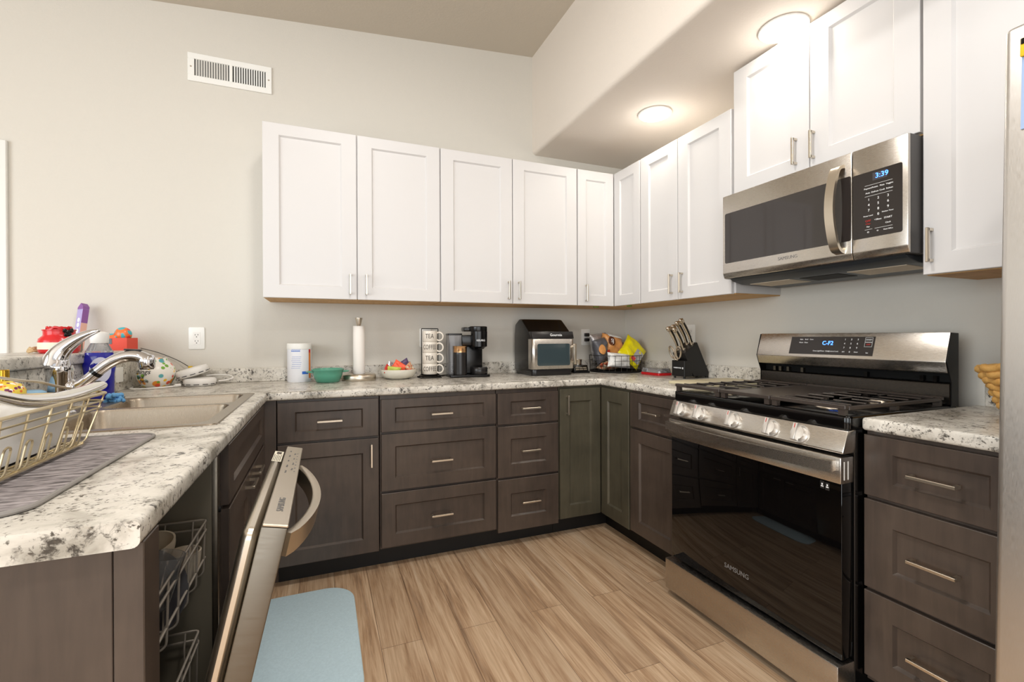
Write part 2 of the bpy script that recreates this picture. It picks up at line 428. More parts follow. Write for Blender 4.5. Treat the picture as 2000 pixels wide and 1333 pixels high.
# ---- shaker front: frame with a recessed panel, front face at local y = yf
def shaker(g, x0, x1, z0, z1, yf, stile, rail, railt=None, t=.02, rec=.010, T=None):
    railt = rail if railt is None else railt; c = .0018; s = .0075
    def ring(a, b, c_, d, y): return [(a, y, c_), (b, y, c_), (b, y, d), (a, y, d)]
    vs = (ring(x0, x1, z0, z1, yf+t)+ring(x0, x1, z0, z1, yf+c)+ring(x0+c, x1-c, z0+c, z1-c, yf)
          + ring(x0+stile, x1-stile, z0+rail, z1-railt, yf)
          + ring(x0+stile+s, x1-stile-s, z0+rail+s, z1-railt-s, yf+rec))
    fs = [(3, 2, 1, 0)]
    for q in range(4):
        o = q*4
        for i in range(4): fs.append((o+i, o+(i+1) % 4, o+4+(i+1) % 4, o+4+i))
    fs.append((16, 17, 18, 19))
    return g.add(vs, fs, T)
def bar_pull(g, x, z, yf, horiz, L=.112, T=None):
    h = L/2; p = .030; a = .0045
    if horiz:
        g.box(x-h, x+h, yf-p, yf-p+.009, z-a, z+a, .0012, 1, T)
        for s in (-1, 1): g.box(x+s*(h-.006)-.0045, x+s*(h-.006)+.0045, yf-p+.004, yf, z-a, z+a, 0, 1, T)
    else:
        g.box(x-a, x+a, yf-p, yf-p+.009, z-h, z+h, .0012, 1, T)
        for s in (-1, 1): g.box(x-a, x+a, yf-p+.004, yf, z+s*(h-.006)-.0045, z+s*(h-.006)+.0045, 0, 1, T)
    return g
def front(kind, root, x0, x1, z0, z1, yf, stile, rail, mat, handle=None, railt=None, T=None):
    d = shaker(G(), x0, x1, z0, z1, yf, stile, rail, railt, T=T).obj(kind, mat, root, ang=20)
    if handle: bar_pull(G(), handle[1], handle[2], yf, handle[0] == 'h', T=T).obj('handle', M['nickel'], d)
    return d

# ---------------------------------------------------------------- room shell
def ceil_z(x): return 3.1498+.0876*(x+.7928)
SX = -.787
struct(G().box(-6.2, .2, -6.2, .2, -.1, 0).obj('floor', M['floor']))
struct(G().prism([(-6.1, 0), (.1, 0), (.1, ceil_z(.1)), (-6.1, ceil_z(-6.1))], 0, .12, 'y').obj('wall_back', M['wall']))
struct(G().box(0, .12, -6.1, 0, 0, 2.457).obj('wall_right', M['wall']))
struct(G().prism([(-6.1, ceil_z(-6.1)), (SX, ceil_z(SX)), (SX, ceil_z(SX)+.1), (-6.1, ceil_z(-6.1)+.1)], -6.1, 0, 'y').obj('ceiling', M['ceiling']))
prof = [(.12, 2.457)]+[(SX+.028+.028*math.cos(R(a)), 2.457+.028+.028*math.sin(R(a))) for a in range(270, 179, -15)]+[(SX, ceil_z(SX)+.1), (.12, ceil_z(SX)+.1)]
struct(G().prism(prof, -6.1, 0, 'y').obj('wall_soffit', M['soffit']))
def holed(axis, at, th, a0, a1, h, o0, o1, oz0, oz1):
    g = G()
    for (p, q, z0, z1) in ((a0, o0, 0, h), (o1, a1, 0, h), (o0, o1, 0, oz0), (o0, o1, oz1, h)):
        if axis == 'x': g.box(at, at+th, p, q, z0, z1)
        else: g.box(p, q, at, at+th, z0, z1)
    return g
struct(holed('x', -6.12, .12, -6.0, 0, 2.68, -5.45, -1.65, .4, 2.5).obj('wall_left', M['wall']))
struct(holed('y', -6.12, .12, -6.0, .1, 2.68, -5.0, -.8, .4, 2.5).obj('wall_front', M['wall']))
# pale door casing at the far left of the back wall
g = G(); g.box(-3.675, -3.580, -.018, 0, 0, 2.12, .003, 1); g.box(-4.70, -3.676, -.018, 0, 2.03, 2.12, .003, 1); g.box(-4.70, -4.61, -.018, 0, 0, 2.029, .003, 1)
dr = struct(G().box(-4.609, -3.676, -.006, 0, 0.01, 2.03).obj('door_1', M['paint_trim']))
struct(g.obj('trim_1', M['paint_trim']))
# low wall carrying the raised bar, clad in laminate on the kitchen side
struct(G().box(-3.20, -3.085, -2.20, 0, 0, 1.064).obj('wall_bar', M['wall']))

# ---------------------------------------------------------------- worktops, splashes, bar
def slab(name, cells, z0, z1, label, cat='worktop', bev=.010, extra=None):
    """cells: list of (x0,x1,y0,y1) sharing full edges; only the outer rim is rounded"""
    bm = bmesh.new(); cache = {}
    def V(x, y, z):
        k = (round(x, 5), round(y, 5), z)
        if k not in cache: cache[k] = bm.verts.new((x, y, z))
        return cache[k]
    cnt = {}
    for c in cells:
        x0, x1, y0, y1 = c
        bm.faces.new((V(x0, y0, z1), V(x1, y0, z1), V(x1, y1, z1), V(x0, y1, z1)))
        bm.faces.new((V(x0, y1, z0), V(x1, y1, z0), V(x1, y0, z0), V(x0, y0, z0)))
        for a, b in (((x0, y0), (x1, y0)), ((x1, y0), (x1, y1)), ((x1, y1), (x0, y1)), ((x0, y1), (x0, y0))):
            k = tuple(sorted((tuple(round(q, 5) for q in a), tuple(round(q, 5) for q in b)))); cnt.setdefault(k, []).append((a, b))
    for k, l in cnt.items():
        if len(l) == 1:
            a, b = l[0]; bm.faces.new((V(*a, z0), V(*b, z0), V(*b, z1), V(*a, z1)))
    bmesh.ops.recalc_face_normals(bm, faces=bm.faces)
    es = [e for e in bm.edges if len(e.link_faces) == 2 and e.calc_face_angle(0) > .5 and (extra is None or extra(e))]
    bmesh.ops.bevel(bm, geom=es, offset=bev, segments=4, profile=.5, affect='EDGES')
    return tag(G().bmadd(bm).obj(name, M['granite'], ang=50), label, cat)
ZT, ZB = .914, .875
PX = -2.408                      # aisle edge of the peninsula
SK = (-2.975, -2.458, -1.445, -.640)   # sink cut-out
SH = (SK[0]+.03, SK[1]-.022, SK[2]+.02, SK[3]-.02)
xs = [-3.085, SH[0], SH[1], PX, -.6446, 0]; ys = [-2.2175, -1.318, SH[2], SH[3], -.6446, 0]
ys = sorted(set(ys)); cells = []
for i in range(5):
    for j in range(5):
        x0, x1, y0, y1 = xs[i], xs[i+1], ys[j], ys[j+1]; cx, cy = (x0+x1)/2, (y0+y1)/2
        inl = cx < PX or cy > -.6446 or (cx > -.6446 and cy > -1.318)
        if SH[0] < cx < SH[1] and SH[2] < cy < SH[3]: inl = False
        if inl: cells.append((x0, x1, y0, y1))
slab('worktop', cells, ZB, ZT, 'long U-shaped speckled worktop running from the sink peninsula round to the range', extra=lambda e: not all(abs(v.co.y+2.2175) < 1e-4 for v in e.verts))
slab('worktop', [(-.6446, 0, -2.466, -2.089)], ZB, ZT, 'short speckled worktop piece between the range and the fridge')
def splash(label, *b): return tag(G().box(*b, .003, 1).obj('backsplash', M['granite']), label, 'backsplash')
splash('low speckled backsplash strip along the back wall behind the coffee maker', -3.063, -.0, -.02, 0, ZT, .992)
splash('low speckled backsplash strip on the right wall behind the knife block', -.02, 0, -1.318, -.02, ZT, .992)
splash('short speckled backsplash piece behind the woven basket by the fridge', -.02, 0, -2.466, -2.12, ZT, .992)
splash('speckled panel facing the low bar wall behind the faucet', -3.085, -3.063, -2.20, 0, ZT, 1.064)
tag(G().box(-3.37, -3.05, -2.24, 0, 1.064, 1.105, .006, 3).obj('bar_top', M['granite']), 'raised speckled bar ledge above the sink, carrying the red candle jar', 'bar top')

# ---------------------------------------------------------------- base cabinets
D0 = -.616; DF = -.636
def base(name, label, loc, rzd, w_, fronts, mat=None, body=True, endcap=0):
    mat = mat or M['dark']; r = thing(name, label, 'base cabinet', loc, rzd, 'dark shaker base cabinets')
    g = G(); g.box(0.001, w_-.001, D0, -.02, .105, ZB-.0005, .001, 1); g.obj('body', mat, r)
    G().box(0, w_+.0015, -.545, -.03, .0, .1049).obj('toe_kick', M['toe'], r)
    for f in fronts: front(*((f[0], r)+f[1:5]+(DF,)+f[5:7]+(mat,)+f[7:]))
    return r
# back run, left to right
x = -2.372; w1 = .456
base('base_cabinet', 'dark base cabinet with one drawer over one door, behind the open dishwasher door', (x, 0, 0), 0, w1, [
    ('drawer', .004, .451, .679, .863, .073, .045, ('h', .228, .769)), ('door', .004, .451, .107, .667, .073, .068, ('v', .416, .586))])
x = -1.914; w2 = .615
base('base_cabinet', 'wide dark base cabinet with three drawers under the coffee maker', (x, 0, 0), 0, w2, [
    ('drawer', .006, .610, .692, .854, .067, .042, ('h', .308, .770)), ('drawer', .006, .610, .398, .680, .067, .062, ('h', .308, .529)),
    ('drawer', .006, .610, .117, .386, .067, .062, ('h', .308, .247))])
x = -1.297; w3 = .380
base('base_cabinet', 'narrow dark base cabinet with three drawers under the toaster oven', (x, 0, 0), 0, w3, [
    ('drawer', .004, .374, .683, .853, .076, .045, ('h', .195, .767)), ('drawer', .004, .374, .391, .671, .076, .070, ('h', .195, .532)),
    ('drawer', .004, .374, .092, .379, .076, .080, ('h', .195, .247))])
# corner cabinet with two folding leaves
r = thing('corner_base_cabinet', 'dark corner base cabinet with two tall leaves meeting at the inner corner', 'base cabinet', (0, 0, 0))
CW = .914
g = G(); g.prism([(-CW, -.02), (-CW, D0), (D0, D0), (D0, -CW), (-.02, -CW), (-.02, -.02)], .105, ZB-.0005, 'z'); g.obj('body', M['dark_green_lit'], r)
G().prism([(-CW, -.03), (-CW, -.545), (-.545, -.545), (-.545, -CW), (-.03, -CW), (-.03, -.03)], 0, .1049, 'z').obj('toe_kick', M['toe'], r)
front('door', r, -CW+.003, -.640, .110, .861, DF, .062, .073, M['dark_green_lit'], ('v', -.867, .769))
front('door', r, .640, CW-.008, .110, .861, DF, .062, .073, M['dark_green_lit'], None, T=rz(-90))
# right run
base('base_cabinet', 'narrow dark base cabinet left of the range with a drawer over a door', (0, -.9145, 0), -90, .400, [
    ('drawer', .006, .392, .680, .861, .073, .045, ('h', .195, .773)), ('door', .006, .392, .117, .668, .073, .066, None)])
base('base_cabinet', 'dark base cabinet with three drawers between the range and the fridge', (0, -2.089, 0), -90, .376, [
    ('drawer', .003, .373, .678, .862, .077, .048, ('h', .183, .768)), ('drawer', .003, .373, .397, .666, .077, .068, ('h', .183, .530)),
    ('drawer', .003, .373, .125, .386, .077, .068, ('h', .183, .254))])
# peninsula: sink base cabinet (open top so that the bowls hang inside), corner filler, end panel
r = thing('sink_base_cabinet', 'dark sink base cabinet on the peninsula past the dishwasher', 'base cabinet', (-3.055, -1.497, 0), 90, 'dark shaker base cabinets')
g = G(); g.box(0, .018, D0, -.02, .105, ZB-.0005); g.box(.832, .85, D0, -.02, .105, ZB-.0005); g.box(.018, .832, D0, D0+.018, .105, ZB-.0005); g.box(.018, .832, -.038, -.02, .105, ZB-.0005); g.box(.018, .832, D0, -.02, .105, .12)
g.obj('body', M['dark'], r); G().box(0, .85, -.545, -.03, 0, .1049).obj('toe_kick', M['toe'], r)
front('drawer', r, .004, .842, .694, .863, DF, .073, .045, M['dark'])
front('door', r, .004, .421, .110, .682, DF, .073, .066, M['dark'], ('h', .34, .655))
front('door', r, .425, .842, .110, .682, DF, .073, .066, M['dark'], ('h', .52, .655))
g = G(); g.box(-2.439, -2.3735, -.626, -.04, .105, ZB-.0005); g.box(-2.439, -2.42, -.6465, -.626, .105, ZB-.0005); g.box(-2.50, -2.373, -.545, -.04, 0, .1049)
tag(g.obj('corner_filler', M['dark']), 'dark filler post in the corner between the sink cabinet and the back run', 'filler panel')
r = thing('end_panel', 'dark end panel closing the near end of the peninsula under the worktop', 'end panel', (0, 0, 0))
G().box(-3.06, -2.4475, -2.192, -2.128, 0, ZB-.0005, .001, 1).obj('panel', M['dark'], r)
G().box(-2.446, -2.4105, -2.194, -2.128, 0, ZB-.0005, .0015, 1).obj('face_strip', M['dark'], r)

# ---------------------------------------------------------------- wall cabinets
U0, U1, UD = 1.368, 2.274, -.3096
UF = -.3296
def upper(label, loc, rzd, w_, z0, z1, fronts, d=UD, yf=UF, side=True):
    r = thing('wall_cabinet', label, 'wall cabinet', loc, rzd, 'white shaker wall cabinets')
    G().box(.0005, w_-.0005, d, -.001, z0+.006, z1, .001, 1).obj('body', M['white'], r)
    g = G(); g.box(.004, w_-.004, d+.004, -.002, z0+.001, z0+.0055); g.obj('underside', M['rawwood'], r)
    for f in fronts: front('door', r, *f[:4], yf, .075, .066, M['white'], f[4], .060)
    return r
hz = 1.453
upper('white two-door wall cabinet, leftmost on the back wall', (-2.4565, 0, 0), 0, .922, U0, U1, [
    (.001, .456, U0+.003, U1-.002, ('v', .4225, hz)), (.462, .919, U0+.003, U1-.002, ('v', .506, hz))])
upper('white two-door wall cabinet above the coffee maker', (-1.534, 0, 0), 0, .920, U0, U1, [
    (.004, .455, U0+.003, U1-.002, ('v', .4275, hz)), (.460, .915, U0+.003, U1-.002, ('v', .497, hz))])
r = thing('corner_wall_cabinet', 'white corner wall cabinet with two narrow leaves meeting at the inner corner', 'wall cabinet', (0, 0, 0))
CU_ = .6135
g = G(); g.prism([(-CU_, -.001), (-CU_, UD), (UD, UD), (UD, -CU_), (-.001, -CU_), (-.001, -.001)], U0+.006, U1, 'z'); g.obj('body', M['white'], r)
G().prism([(-CU_+.004, -.002), (-CU_+.004, UD+.004), (UD+.004, UD+.004), (UD+.004, -CU_+.004), (-.002, -CU_+.004), (-.002, -.002)], U0+.001, U0+.0055, 'z').obj('underside', M['rawwood'], r)
front('door', r, -CU_+.003, -.3320, U0+.003, U1-.002, UF, .062, .068, M['white'], ('v', -.553, hz), .062)
front('door', r, .3320, CU_-.006, U0+.003, U1-.002, UF, .062, .068, M['white'], None, .062, T=rz(-90))
for a in ((-.47, -.43, -.30, -.285), (-.30, -.285, -.47, -.43)): G().box(a[0], a[1], a[2], a[3], U0-.006, U0+.001, .001, 1).obj('hinge', M['leaf'], r)
upper('white two-door wall cabinet between the corner and the microwave', (0, -.6145, 0), -90, .708, U0, U1, [
    (.003, .327, U0+.003, U1-.002, ('v', .2865, hz+.008)), (.332, .698, U0+.003, U1-.002, ('v', .3675, hz+.008))])
upper('white two-door wall cabinet directly above the microwave', (0, -1.3265, 0), -90, .760, 1.836, 2.441, [
    (.002, .377, 1.846, 2.438, ('v', .322, 1.937)), (.381, .757, 1.843, 2.438, ('v', .3985, 1.937))])
upper('white single-door wall cabinet right of the microwave, beside the fridge', (0, -2.0895, 0), -90, .392, U0-.006, 2.441, [
    (.003, .388, U0-.003, 2.438, ('v', .0275, hz+.006))])

# ---------------------------------------------------------------- gas range
W_ = .760
rg = thing('gas_range', 'stainless and black gas range with five front knobs and a dark glass oven door', 'range', (0, -1.3255, 0), -90)
FZ = (0, -1, 0)
g = G(); g.box(.002, W_-.002, -.665, -.108, .045, .905, .002, 1); g.obj('body', M['black'], rg)
for lx in (.03, .73):
    for ly in (-.62, -.15):
        G().cyl((lx, ly, 0), (lx, ly, .046), .017, .013).obj('foot', M['black'], rg)
# black cooktop tray with rounded rim
g = G(); g.prism(rrect(.0, W_, -.694, -.108, .016, 5), .872, .919, 'z', .008, 3); g.obj('cooktop', M['black'], rg, ang=50)
# sloping steel control panel with side caps
g = G(); g.prism([(-.66, .805), (-.719, .805), (-.7225, .809), (-.698, .874), (-.66, .876)], .0, W_, 'x', .0035, 2)
cp = g.obj('control_panel', M['steelh'], rg)
pn = Vector((0, -.935, .353)).normalized(); pu = Vector((0, .353, .935))
pc = lambda lx, t: Vector((lx, -.7225+(.0245)*t, .809+.065*t))   # point on the sloping face
for i, lx in enumerate((.072, .180, .347, .512, .618)):
    c = pc(lx, .47)
    k = G(); k.use(M['knob'])
    k.cyl(c, c+pn*.006, .0300, .0295, 28); k.cyl(c+pn*.006, c+pn*.020, .0235, .0225, 28)
    T = Matrix.Translation(c) @ Matrix(((1, 0, 0, 0), (0, pu.y, -pn.y*-1, 0), (0, pu.z, pn.z, 0), (0, 0, 0, 1)))
    T = Matrix(((1, 0, pn.x, c.x), (0, pu.y, pn.y, c.y), (0, pu.z, pn.z, c.z), (0, 0, 0, 1)))
    k.box(-.0075, .0075, -.0275, .0285, .015, .038, .002, 2, T)
    k.use(M['redprint']); k.box(-.0012, .0012, .012, .026, .0378, .0384, 0, 1, T)
    k.obj('knob', None, cp)
# oven door: steel head rail, glass, handle
dg = G(); dg.box(.012, W_-.006, -.7185, -.668, .176, .716, .003, 2); door = dg.obj('oven_door', M['ovenglass'], rg)
G().box(.004, W_-.002, -.7285, -.668, .714, .795, .004, 2).obj('door_rail', M['steelh'], door)
g = G()
for zz in (0, 1): g.box(W_-.0025, W_-.0012, -.716+zz*.018, -.712+zz*.018, .726, .782)
g.obj('side_slots', M['plastic'], door)
hp = []
for i in range(15):
    t = i/14; hp.append((.016+t*(W_-.032), -.750-.030*math.sin(math.pi*t), .768))
hv = []; hf = []
for (xx, yy, zz) in hp:
    for dy, dz in ((-.007, -.017), (.007, -.017), (.007, .017), (-.007, .017)): hv.append((xx, yy+dy, zz+dz))
for i in range(14):
    for q in range(4): hf.append((i*4+q, i*4+(q+1) % 4, i*4+4+(q+1) % 4, i*4+4+q))
hf += [(3, 2, 1, 0), (56, 57, 58, 59)]
hg = G(); hg.add(hv, hf)
for lx in (.018, W_-.052): hg.box(lx, lx+.034, -.752, -.727, .751, .785, .002, 1)
hg.obj('oven_handle', M['steelh'], door, ang=40)
t = G(); t.text('SAMSUNG', .026, (.365, -.7188, .268), sx=.95); t.obj('lettering', M['greyprint'], door)
# small stickers at the upper right of the glass
t = G(); t.use(M['slot']); t.box(.704, .717, -.7192, -.7187, .682, .706); t.box(.688, .701, -.7192, -.7187, .684, .708)
t.use(M['print'])
for k in range(2): t.box(.7065-.016*k, .7145-.016*k, -.7196, -.7191, .690, .693); t.box(.7085-.016*k, .7125-.016*k, -.7196, -.7191, .695, .701)
t.obj('sticker', None, door)
G().box(.0, W_-.001, -.7450, -.668, .033, .166, .003, 2).obj('storage_drawer', M['steelh'], rg)
# backguard: sloped steel console over a dark riser
bg = G(); bg.prism([(-.148, 1.176), (-.1795, 1.071), (-.1655, 1.032), (-.1185, 1.026), (-.1185, 1.17)], .004, W_-.002, 'x', .0025, 2)
back = bg.obj('backguard', M['steelh'], rg)
g = G(); g.box(.006, W_-.004, -.118, -.1085, .919, 1.165)
for lx in (.06, .09, .13, .20, .47, .66, .70): g.use(M['darksteel'] if lx < .3 else M['black']); g.box(lx, lx+.012, -.135, -.115, .998, 1.018)
g.obj('vent_recess', M['blackmat'], back)
G().prism([(-.150, .9195), (-.150, .992), (-.142, .998), (-.1185, .998), (-.1185, .9195)], .004, W_-.003, 'x', .002, 1).obj('riser', M['riser'], back)
g = G(); g.prism([(-.150, 1.174), (-.178, 1.071), (-.164, 1.032), (-.15, .998), (-.15, .915), (-.108, .915), (-.108, 1.172)], W_-.0015, W_+.002, 'x'); g.obj('side_panel', M['blacksatin'], back)
g = G(); g.prism([(-.150, 1.174), (-.178, 1.071), (-.164, 1.032), (-.15, .998), (-.15, .915), (-.108, .915), (-.108, 1.172)], .0005, .0035, 'x'); g.obj('side_panel', M['blacksatin'], back)

bn = Vector((0, -.9578, .2874)); bu = Vector((0, .2874, .9578))
bp = lambda lx, z: Vector((lx, -.1795+(z-1.071)*.3, z))
d = G(); q = [bp(.172, 1.083), bp(.525, 1.083), bp(.525, 1.160), bp(.172, 1.160)]
d.add([p+bn*.0006 for p in q]+[p-bn*.004 for p in q], [(0, 1, 2, 3), (0, 4, 5, 1), (1, 5, 6, 2), (2, 6, 7, 3), (3, 7, 4, 0)])
disp = d.obj('display_panel', M['panel'], back)
t = G(); t.use(M['blue_led']); t.text('C-F2', .025, bp(.342, 1.132)+bn*.001, Y=bu, sx=.95)
t.use(M['print'])
def lab(s, lx, z, sz=.0085): t.text(s, sz, bp(lx, z)+bn*.001, Y=bu, depth=.0002)
for s, lx, z in (('Bake', .222, 1.148), ('Broil', .245, 1.148), ('Conv', .268, 1.148), ('Warm', .222, 1.134), ('Clean', .245, 1.134), ('Oven Light', .300, 1.098), ('Timer', .325, 1.098), ('Delay', .347, 1.098), ('Control Lock', .372, 1.098)): lab(s, lx, z, .0075)
for i, s in enumerate(('1', '2', '3', '4', '5', '6', '7', '8', '9')): lab(s, .412+.025*(i % 3), 1.148-.017*(i//3), .010)
lab('0', .437, 1.097, .010); lab('AM', .412, 1.097, .007); lab('Enter', .462, 1.097, .007); lab('Set', .503, 1.095, .007); lab('START', .503, 1.147, .0075)
for z in (1.147, 1.128):
    for a, b, c_, e in ((.489, .517, z-.009, z-.0082), (.489, .517, z+.0082, z+.009), (.489, .4898, z-.009, z+.009), (.5162, .517, z-.009, z+.009)):
        q = [bp(a, c_), bp(b, c_), bp(b, e), bp(a, e)]; t.add([p+bn*.001 for p in q], [(0, 1, 2, 3)])
t.use(M['redprint']); t.text('OFF', .009, bp(.503, 1.128)+bn*.001, Y=bu)
t.obj('lettering', None, disp)
# burners and grates
for lx, ly, r_ in ((.150, -.54, .044), (.150, -.27, .036), (.380, -.40, .05), (.610, -.54, .048), (.610, -.27, .036)):
    b = G(); b.cyl((lx, ly, .9185), (lx, ly, .929), r_*1.15, r_*1.05, 28); b.use(M['blackmat']); b.lathe([(0, .9288), (r_*.9, .9288), (r_*.9, .935), (r_*.7, .938), (0, .938)], (lx, ly, 0), 28)
    b.mats[0] = M['nickel']; b.obj('burner', M['nickel'], rg)
def grate(x0, x1, griddle=False):
    g = G(); y0, y1 = -.700, -.175; zt, zb = .951, .938
    def bar(a, b, c_, d_): g.box(a, b, c_, d_, zb, zt, .002, 1)
    bar(x0, x1, y0, y0+.020); bar(x0, x1, y1-.016, y1)
    g.box(x0, x0+.012, y0+.02, y1-.016, .934, .9465, .002, 1); g.box(x1-.012, x1, y0+.02, y1-.016, .934, .9465, .002, 1)
    for fx in (x0+.004, x1-.024):
        for fy in (y0+.004, (y0+y1)/2, y1-.02): g.box(fx, fx+.02, fy, fy+.016, .9185, .9385)
    if griddle: g.box(x0+.01, x1-.01, y0+.02, y1-.014, .934, .946, .002, 1)
    else:
        n = 7; mid = (x0+x1)/2
        zb = .9455; bw = .0042
        for i in range(n):
            yy = y0+.045+(y1-y0-.085)*i/(n-1)
            gap = .016 if i in (1, 5) else (.030 if i in (2, 4) else .0)
            if gap: bar(x0+.01, mid-gap, yy-bw, yy+bw); bar(mid+gap, x1-.01, yy-bw, yy+bw)
            else: bar(x0+.01, x1-.01, yy-bw, yy+bw)
        for a in (.30, .70):
            yc = y0+(y1-y0)*a; bar(mid-.004, mid+.004, yc+.02, yc+.08)
    return g.obj('griddle_plate' if griddle else 'grate', M['iron'], rg)
grate(.014, .265); grate(.268, .492, True); grate(.495, .752)

# ---------------------------------------------------------------- over-the-range microwave
mw = thing('microwave', 'stainless over-the-range microwave with a dark window and blue clock', 'microwave', (0, -1.3265, 0), -90)
b = G(); b.box(.002, .760, -.384, -.005, 1.437, 1.830, .002, 1); b.obj('body', M['mwside'], mw)
def face(x0, x1, name):
    g = G(); g.prism([(-.400, 1.828), (-.400, 1.462), (-.391, 1.438), (-.385, 1.437), (-.385, 1.828)], x0, x1, 'x', .003, 2)
    return g.obj(name, M['steelh'], mw)
md = face(.001, .586, 'door'); mp = face(.5885, .761, 'control_panel')
G().prism(rrect(.015, .584, 1.508, 1.743, .008, 4), -.4008, -.396, 'y').obj('window', M['mwglass'], md)
G().prism(rrect(.590, .745, 1.508, 1.738, .006, 4), -.4008, -.396, 'y').obj('keypad', M['panel'], mp)
hp = smooth([(.546, -.398, 1.785), (.546, -.430, 1.770), (.542, -.447, 1.70), (.540, -.452, 1.63), (.542, -.447, 1.56), (.546, -.430, 1.487), (.546, -.398, 1.470)], 5)
hv = []; hf = []
for i, p in enumerate(hp):
    a = hp[max(i-1, 0)]; c_ = hp[min(i+1, len(hp)-1)]; d_ = (c_-a).normalized(); n_ = Vector((0, -1, 0)); n_ = (n_-d_*n_.dot(d_)).normalized(); w2_ = d_.cross(n_)
    for s1, s2 in ((-.016, -.006), (.016, -.006), (.016, .006), (-.016, .006)): hv.append(p+w2_*s1+n_*s2)
k = len(hp)
for i in range(k-1):
    for q in range(4): hf.append((i*4+q, i*4+(q+1) % 4, i*4+4+(q+1) % 4, i*4+4+q))
hf += [(3, 2, 1, 0), (4*k-4, 4*k-3, 4*k-2, 4*k-1)]
G().add(hv, hf).obj('door_handle', M['nickel'], md, ang=40)
G().text('SAMSUNG', .019, (.335, -.4004, 1.487)).obj('lettering', M['greyprint'], md)
t = G(); yk = -.4012
t.use(M['lcd']); t.box(.655, .700, yk, -.4005, 1.703, 1.730)
t.use(M['blue_led']); t.text('3:39', .024, (.684, yk-.0003, 1.717))
t.use(M['print'])
for z in (1.690, 1.652): t.box(.630, .716, yk, -.4005, z, z+.0008)
for i, s in enumerate(('Popcorn', 'Potato', 'Pizza', 'Veggies')): t.text(s, .0072, (.640+.0225*i, yk, 1.680))
for i, s in enumerate(('Auto', 'Defrost', 'Cook', 'Reheat')): t.text(s, .0072, (.640+.0225*i, yk, 1.664))
for i, s in enumerate('123456789'): t.text(s, .012, (.643+.030*(i % 3), yk, 1.640-.0185*(i//3)))
t.text('0', .012, (.673, yk, 1.584)); t.text('Power Level', .006, (.641, yk, 1.584)); t.text('Kitchen Timer', .006, (.702, yk, 1.588)); t.text('+30sec', .008, (.672, yk, 1.566)); t.text('START', .0085, (.703, yk, 1.566)); t.text('Clock', .007, (.703, yk, 1.549)); t.text('Fan', .007, (.641, yk, 1.546))
t.box(.630, .654, yk, -.4005, 1.536, 1.5368); t.box(.662, .716, yk, -.4005, 1.536, 1.5368); t.text('o', .012, (.641, yk, 1.528)); t.text('o', .010, (.671, yk, 1.528)); t.text('Vent Hi/Lo', .0065, (.703, yk, 1.527))
t.use(M['redprint']); t.text('OFF', .010, (.641, yk, 1.566)); t.text('Clear', .007, (.641, yk, 1.556))
t.obj('lettering', None, mp)
u = G(); u.prism([(-.375, 1.4365), (-.36, 1.425), (-.30, 1.412), (-.05, 1.405), (-.03, 1.4365)], .02, .74, 'x', .002, 1); und = u.obj('underside', M['mwunder'], mw)
for x0 in (.06, .50): 
    g = G(); T = Matrix.Translation((0, -.30, 1.4115)) @ Matrix.Rotation(R(-1.6), 4, 'X'); g.box(x0, x0+.20, .01, .15, -.0012, .001, T=T); g.obj('grease_filter', M['filter'], und)
G().box(.30, .46, .02, .14, -.0012, .001, T=T).obj('cooktop_light', M['slot'], und)

# ---------------------------------------------------------------- fridge (leans a touch on its feet)
fr = thing('refrigerator', 'tall brushed stainless refrigerator at the right edge', 'refrigerator', (0, -2.447, .0), -90, rot=(0, 0, R(-90)))
fr.rotation_euler = (R(-.72), 0, R(-90)); fr.rotation_mode = 'XYZ'
fr.matrix_world = Matrix.Translation((0, -2.4685, .0)) @ Matrix.Rotation(R(.72), 4, 'X') @ Matrix.Rotation(R(-90), 4, 'Z')
g = G(); g.box(.004, .900, -.735, -.03, .03, 1.775, .004, 1); g.obj('body', M['blacksatin'], fr)
fd = G().box(.0, .405, -.850, -.742, .045, 1.803, .012, 4).obj('door', M['fridge'], fr)
fd2 = G().box(.409, .904, -.850, -.742, .045, 1.803, .012, 4).obj('door', M['fridge'], fr)
for dd, lx in ((fd, .372), (fd2, .442)):
    g = G(); g.tube(fillet([(lx, -.85, .75), (lx, -.90, .75), (lx, -.90, 1.60), (lx, -.85, 1.60)], .02), .012, 12); g.obj('handle', M['nickel'], dd)
for lx in (.05, .85):
    for ly in (-.66, -.10): G().cyl((lx, ly, -.004+(.0125*(lx-.0) if False else 0)), (lx, ly, .031), .018).obj('foot', M['black'], fr)
FM = fr.matrix_world
def onfridge(lx, z): return FM @ Vector((lx, -.8505, z))
frot = FM.to_euler()
o = G().box(0, .21, -.0016, -.0003, -.165, 0).obj('paper_note', M['bluepaper'], None)
o.location = onfridge(.029, 1.750); o.rotation_euler = frot; tag(o, 'pale blue paper sheet hanging on the fridge door under a yellow clip', 'paper')
g = G(); g.use(M['yellow']); g.box(0, .05, -.009, -.0018, -.02, .018, .003, 2); g.use(M['black']); g.box(.002, .012, -.0105, -.0088, .004, .016, .001, 1)
o = g.obj('magnet', None); o.location = onfridge(.028, 1.750); o.rotation_euler = frot; tag(o, 'yellow and black magnet clip holding the blue paper on the fridge', 'magnet')
g = G()
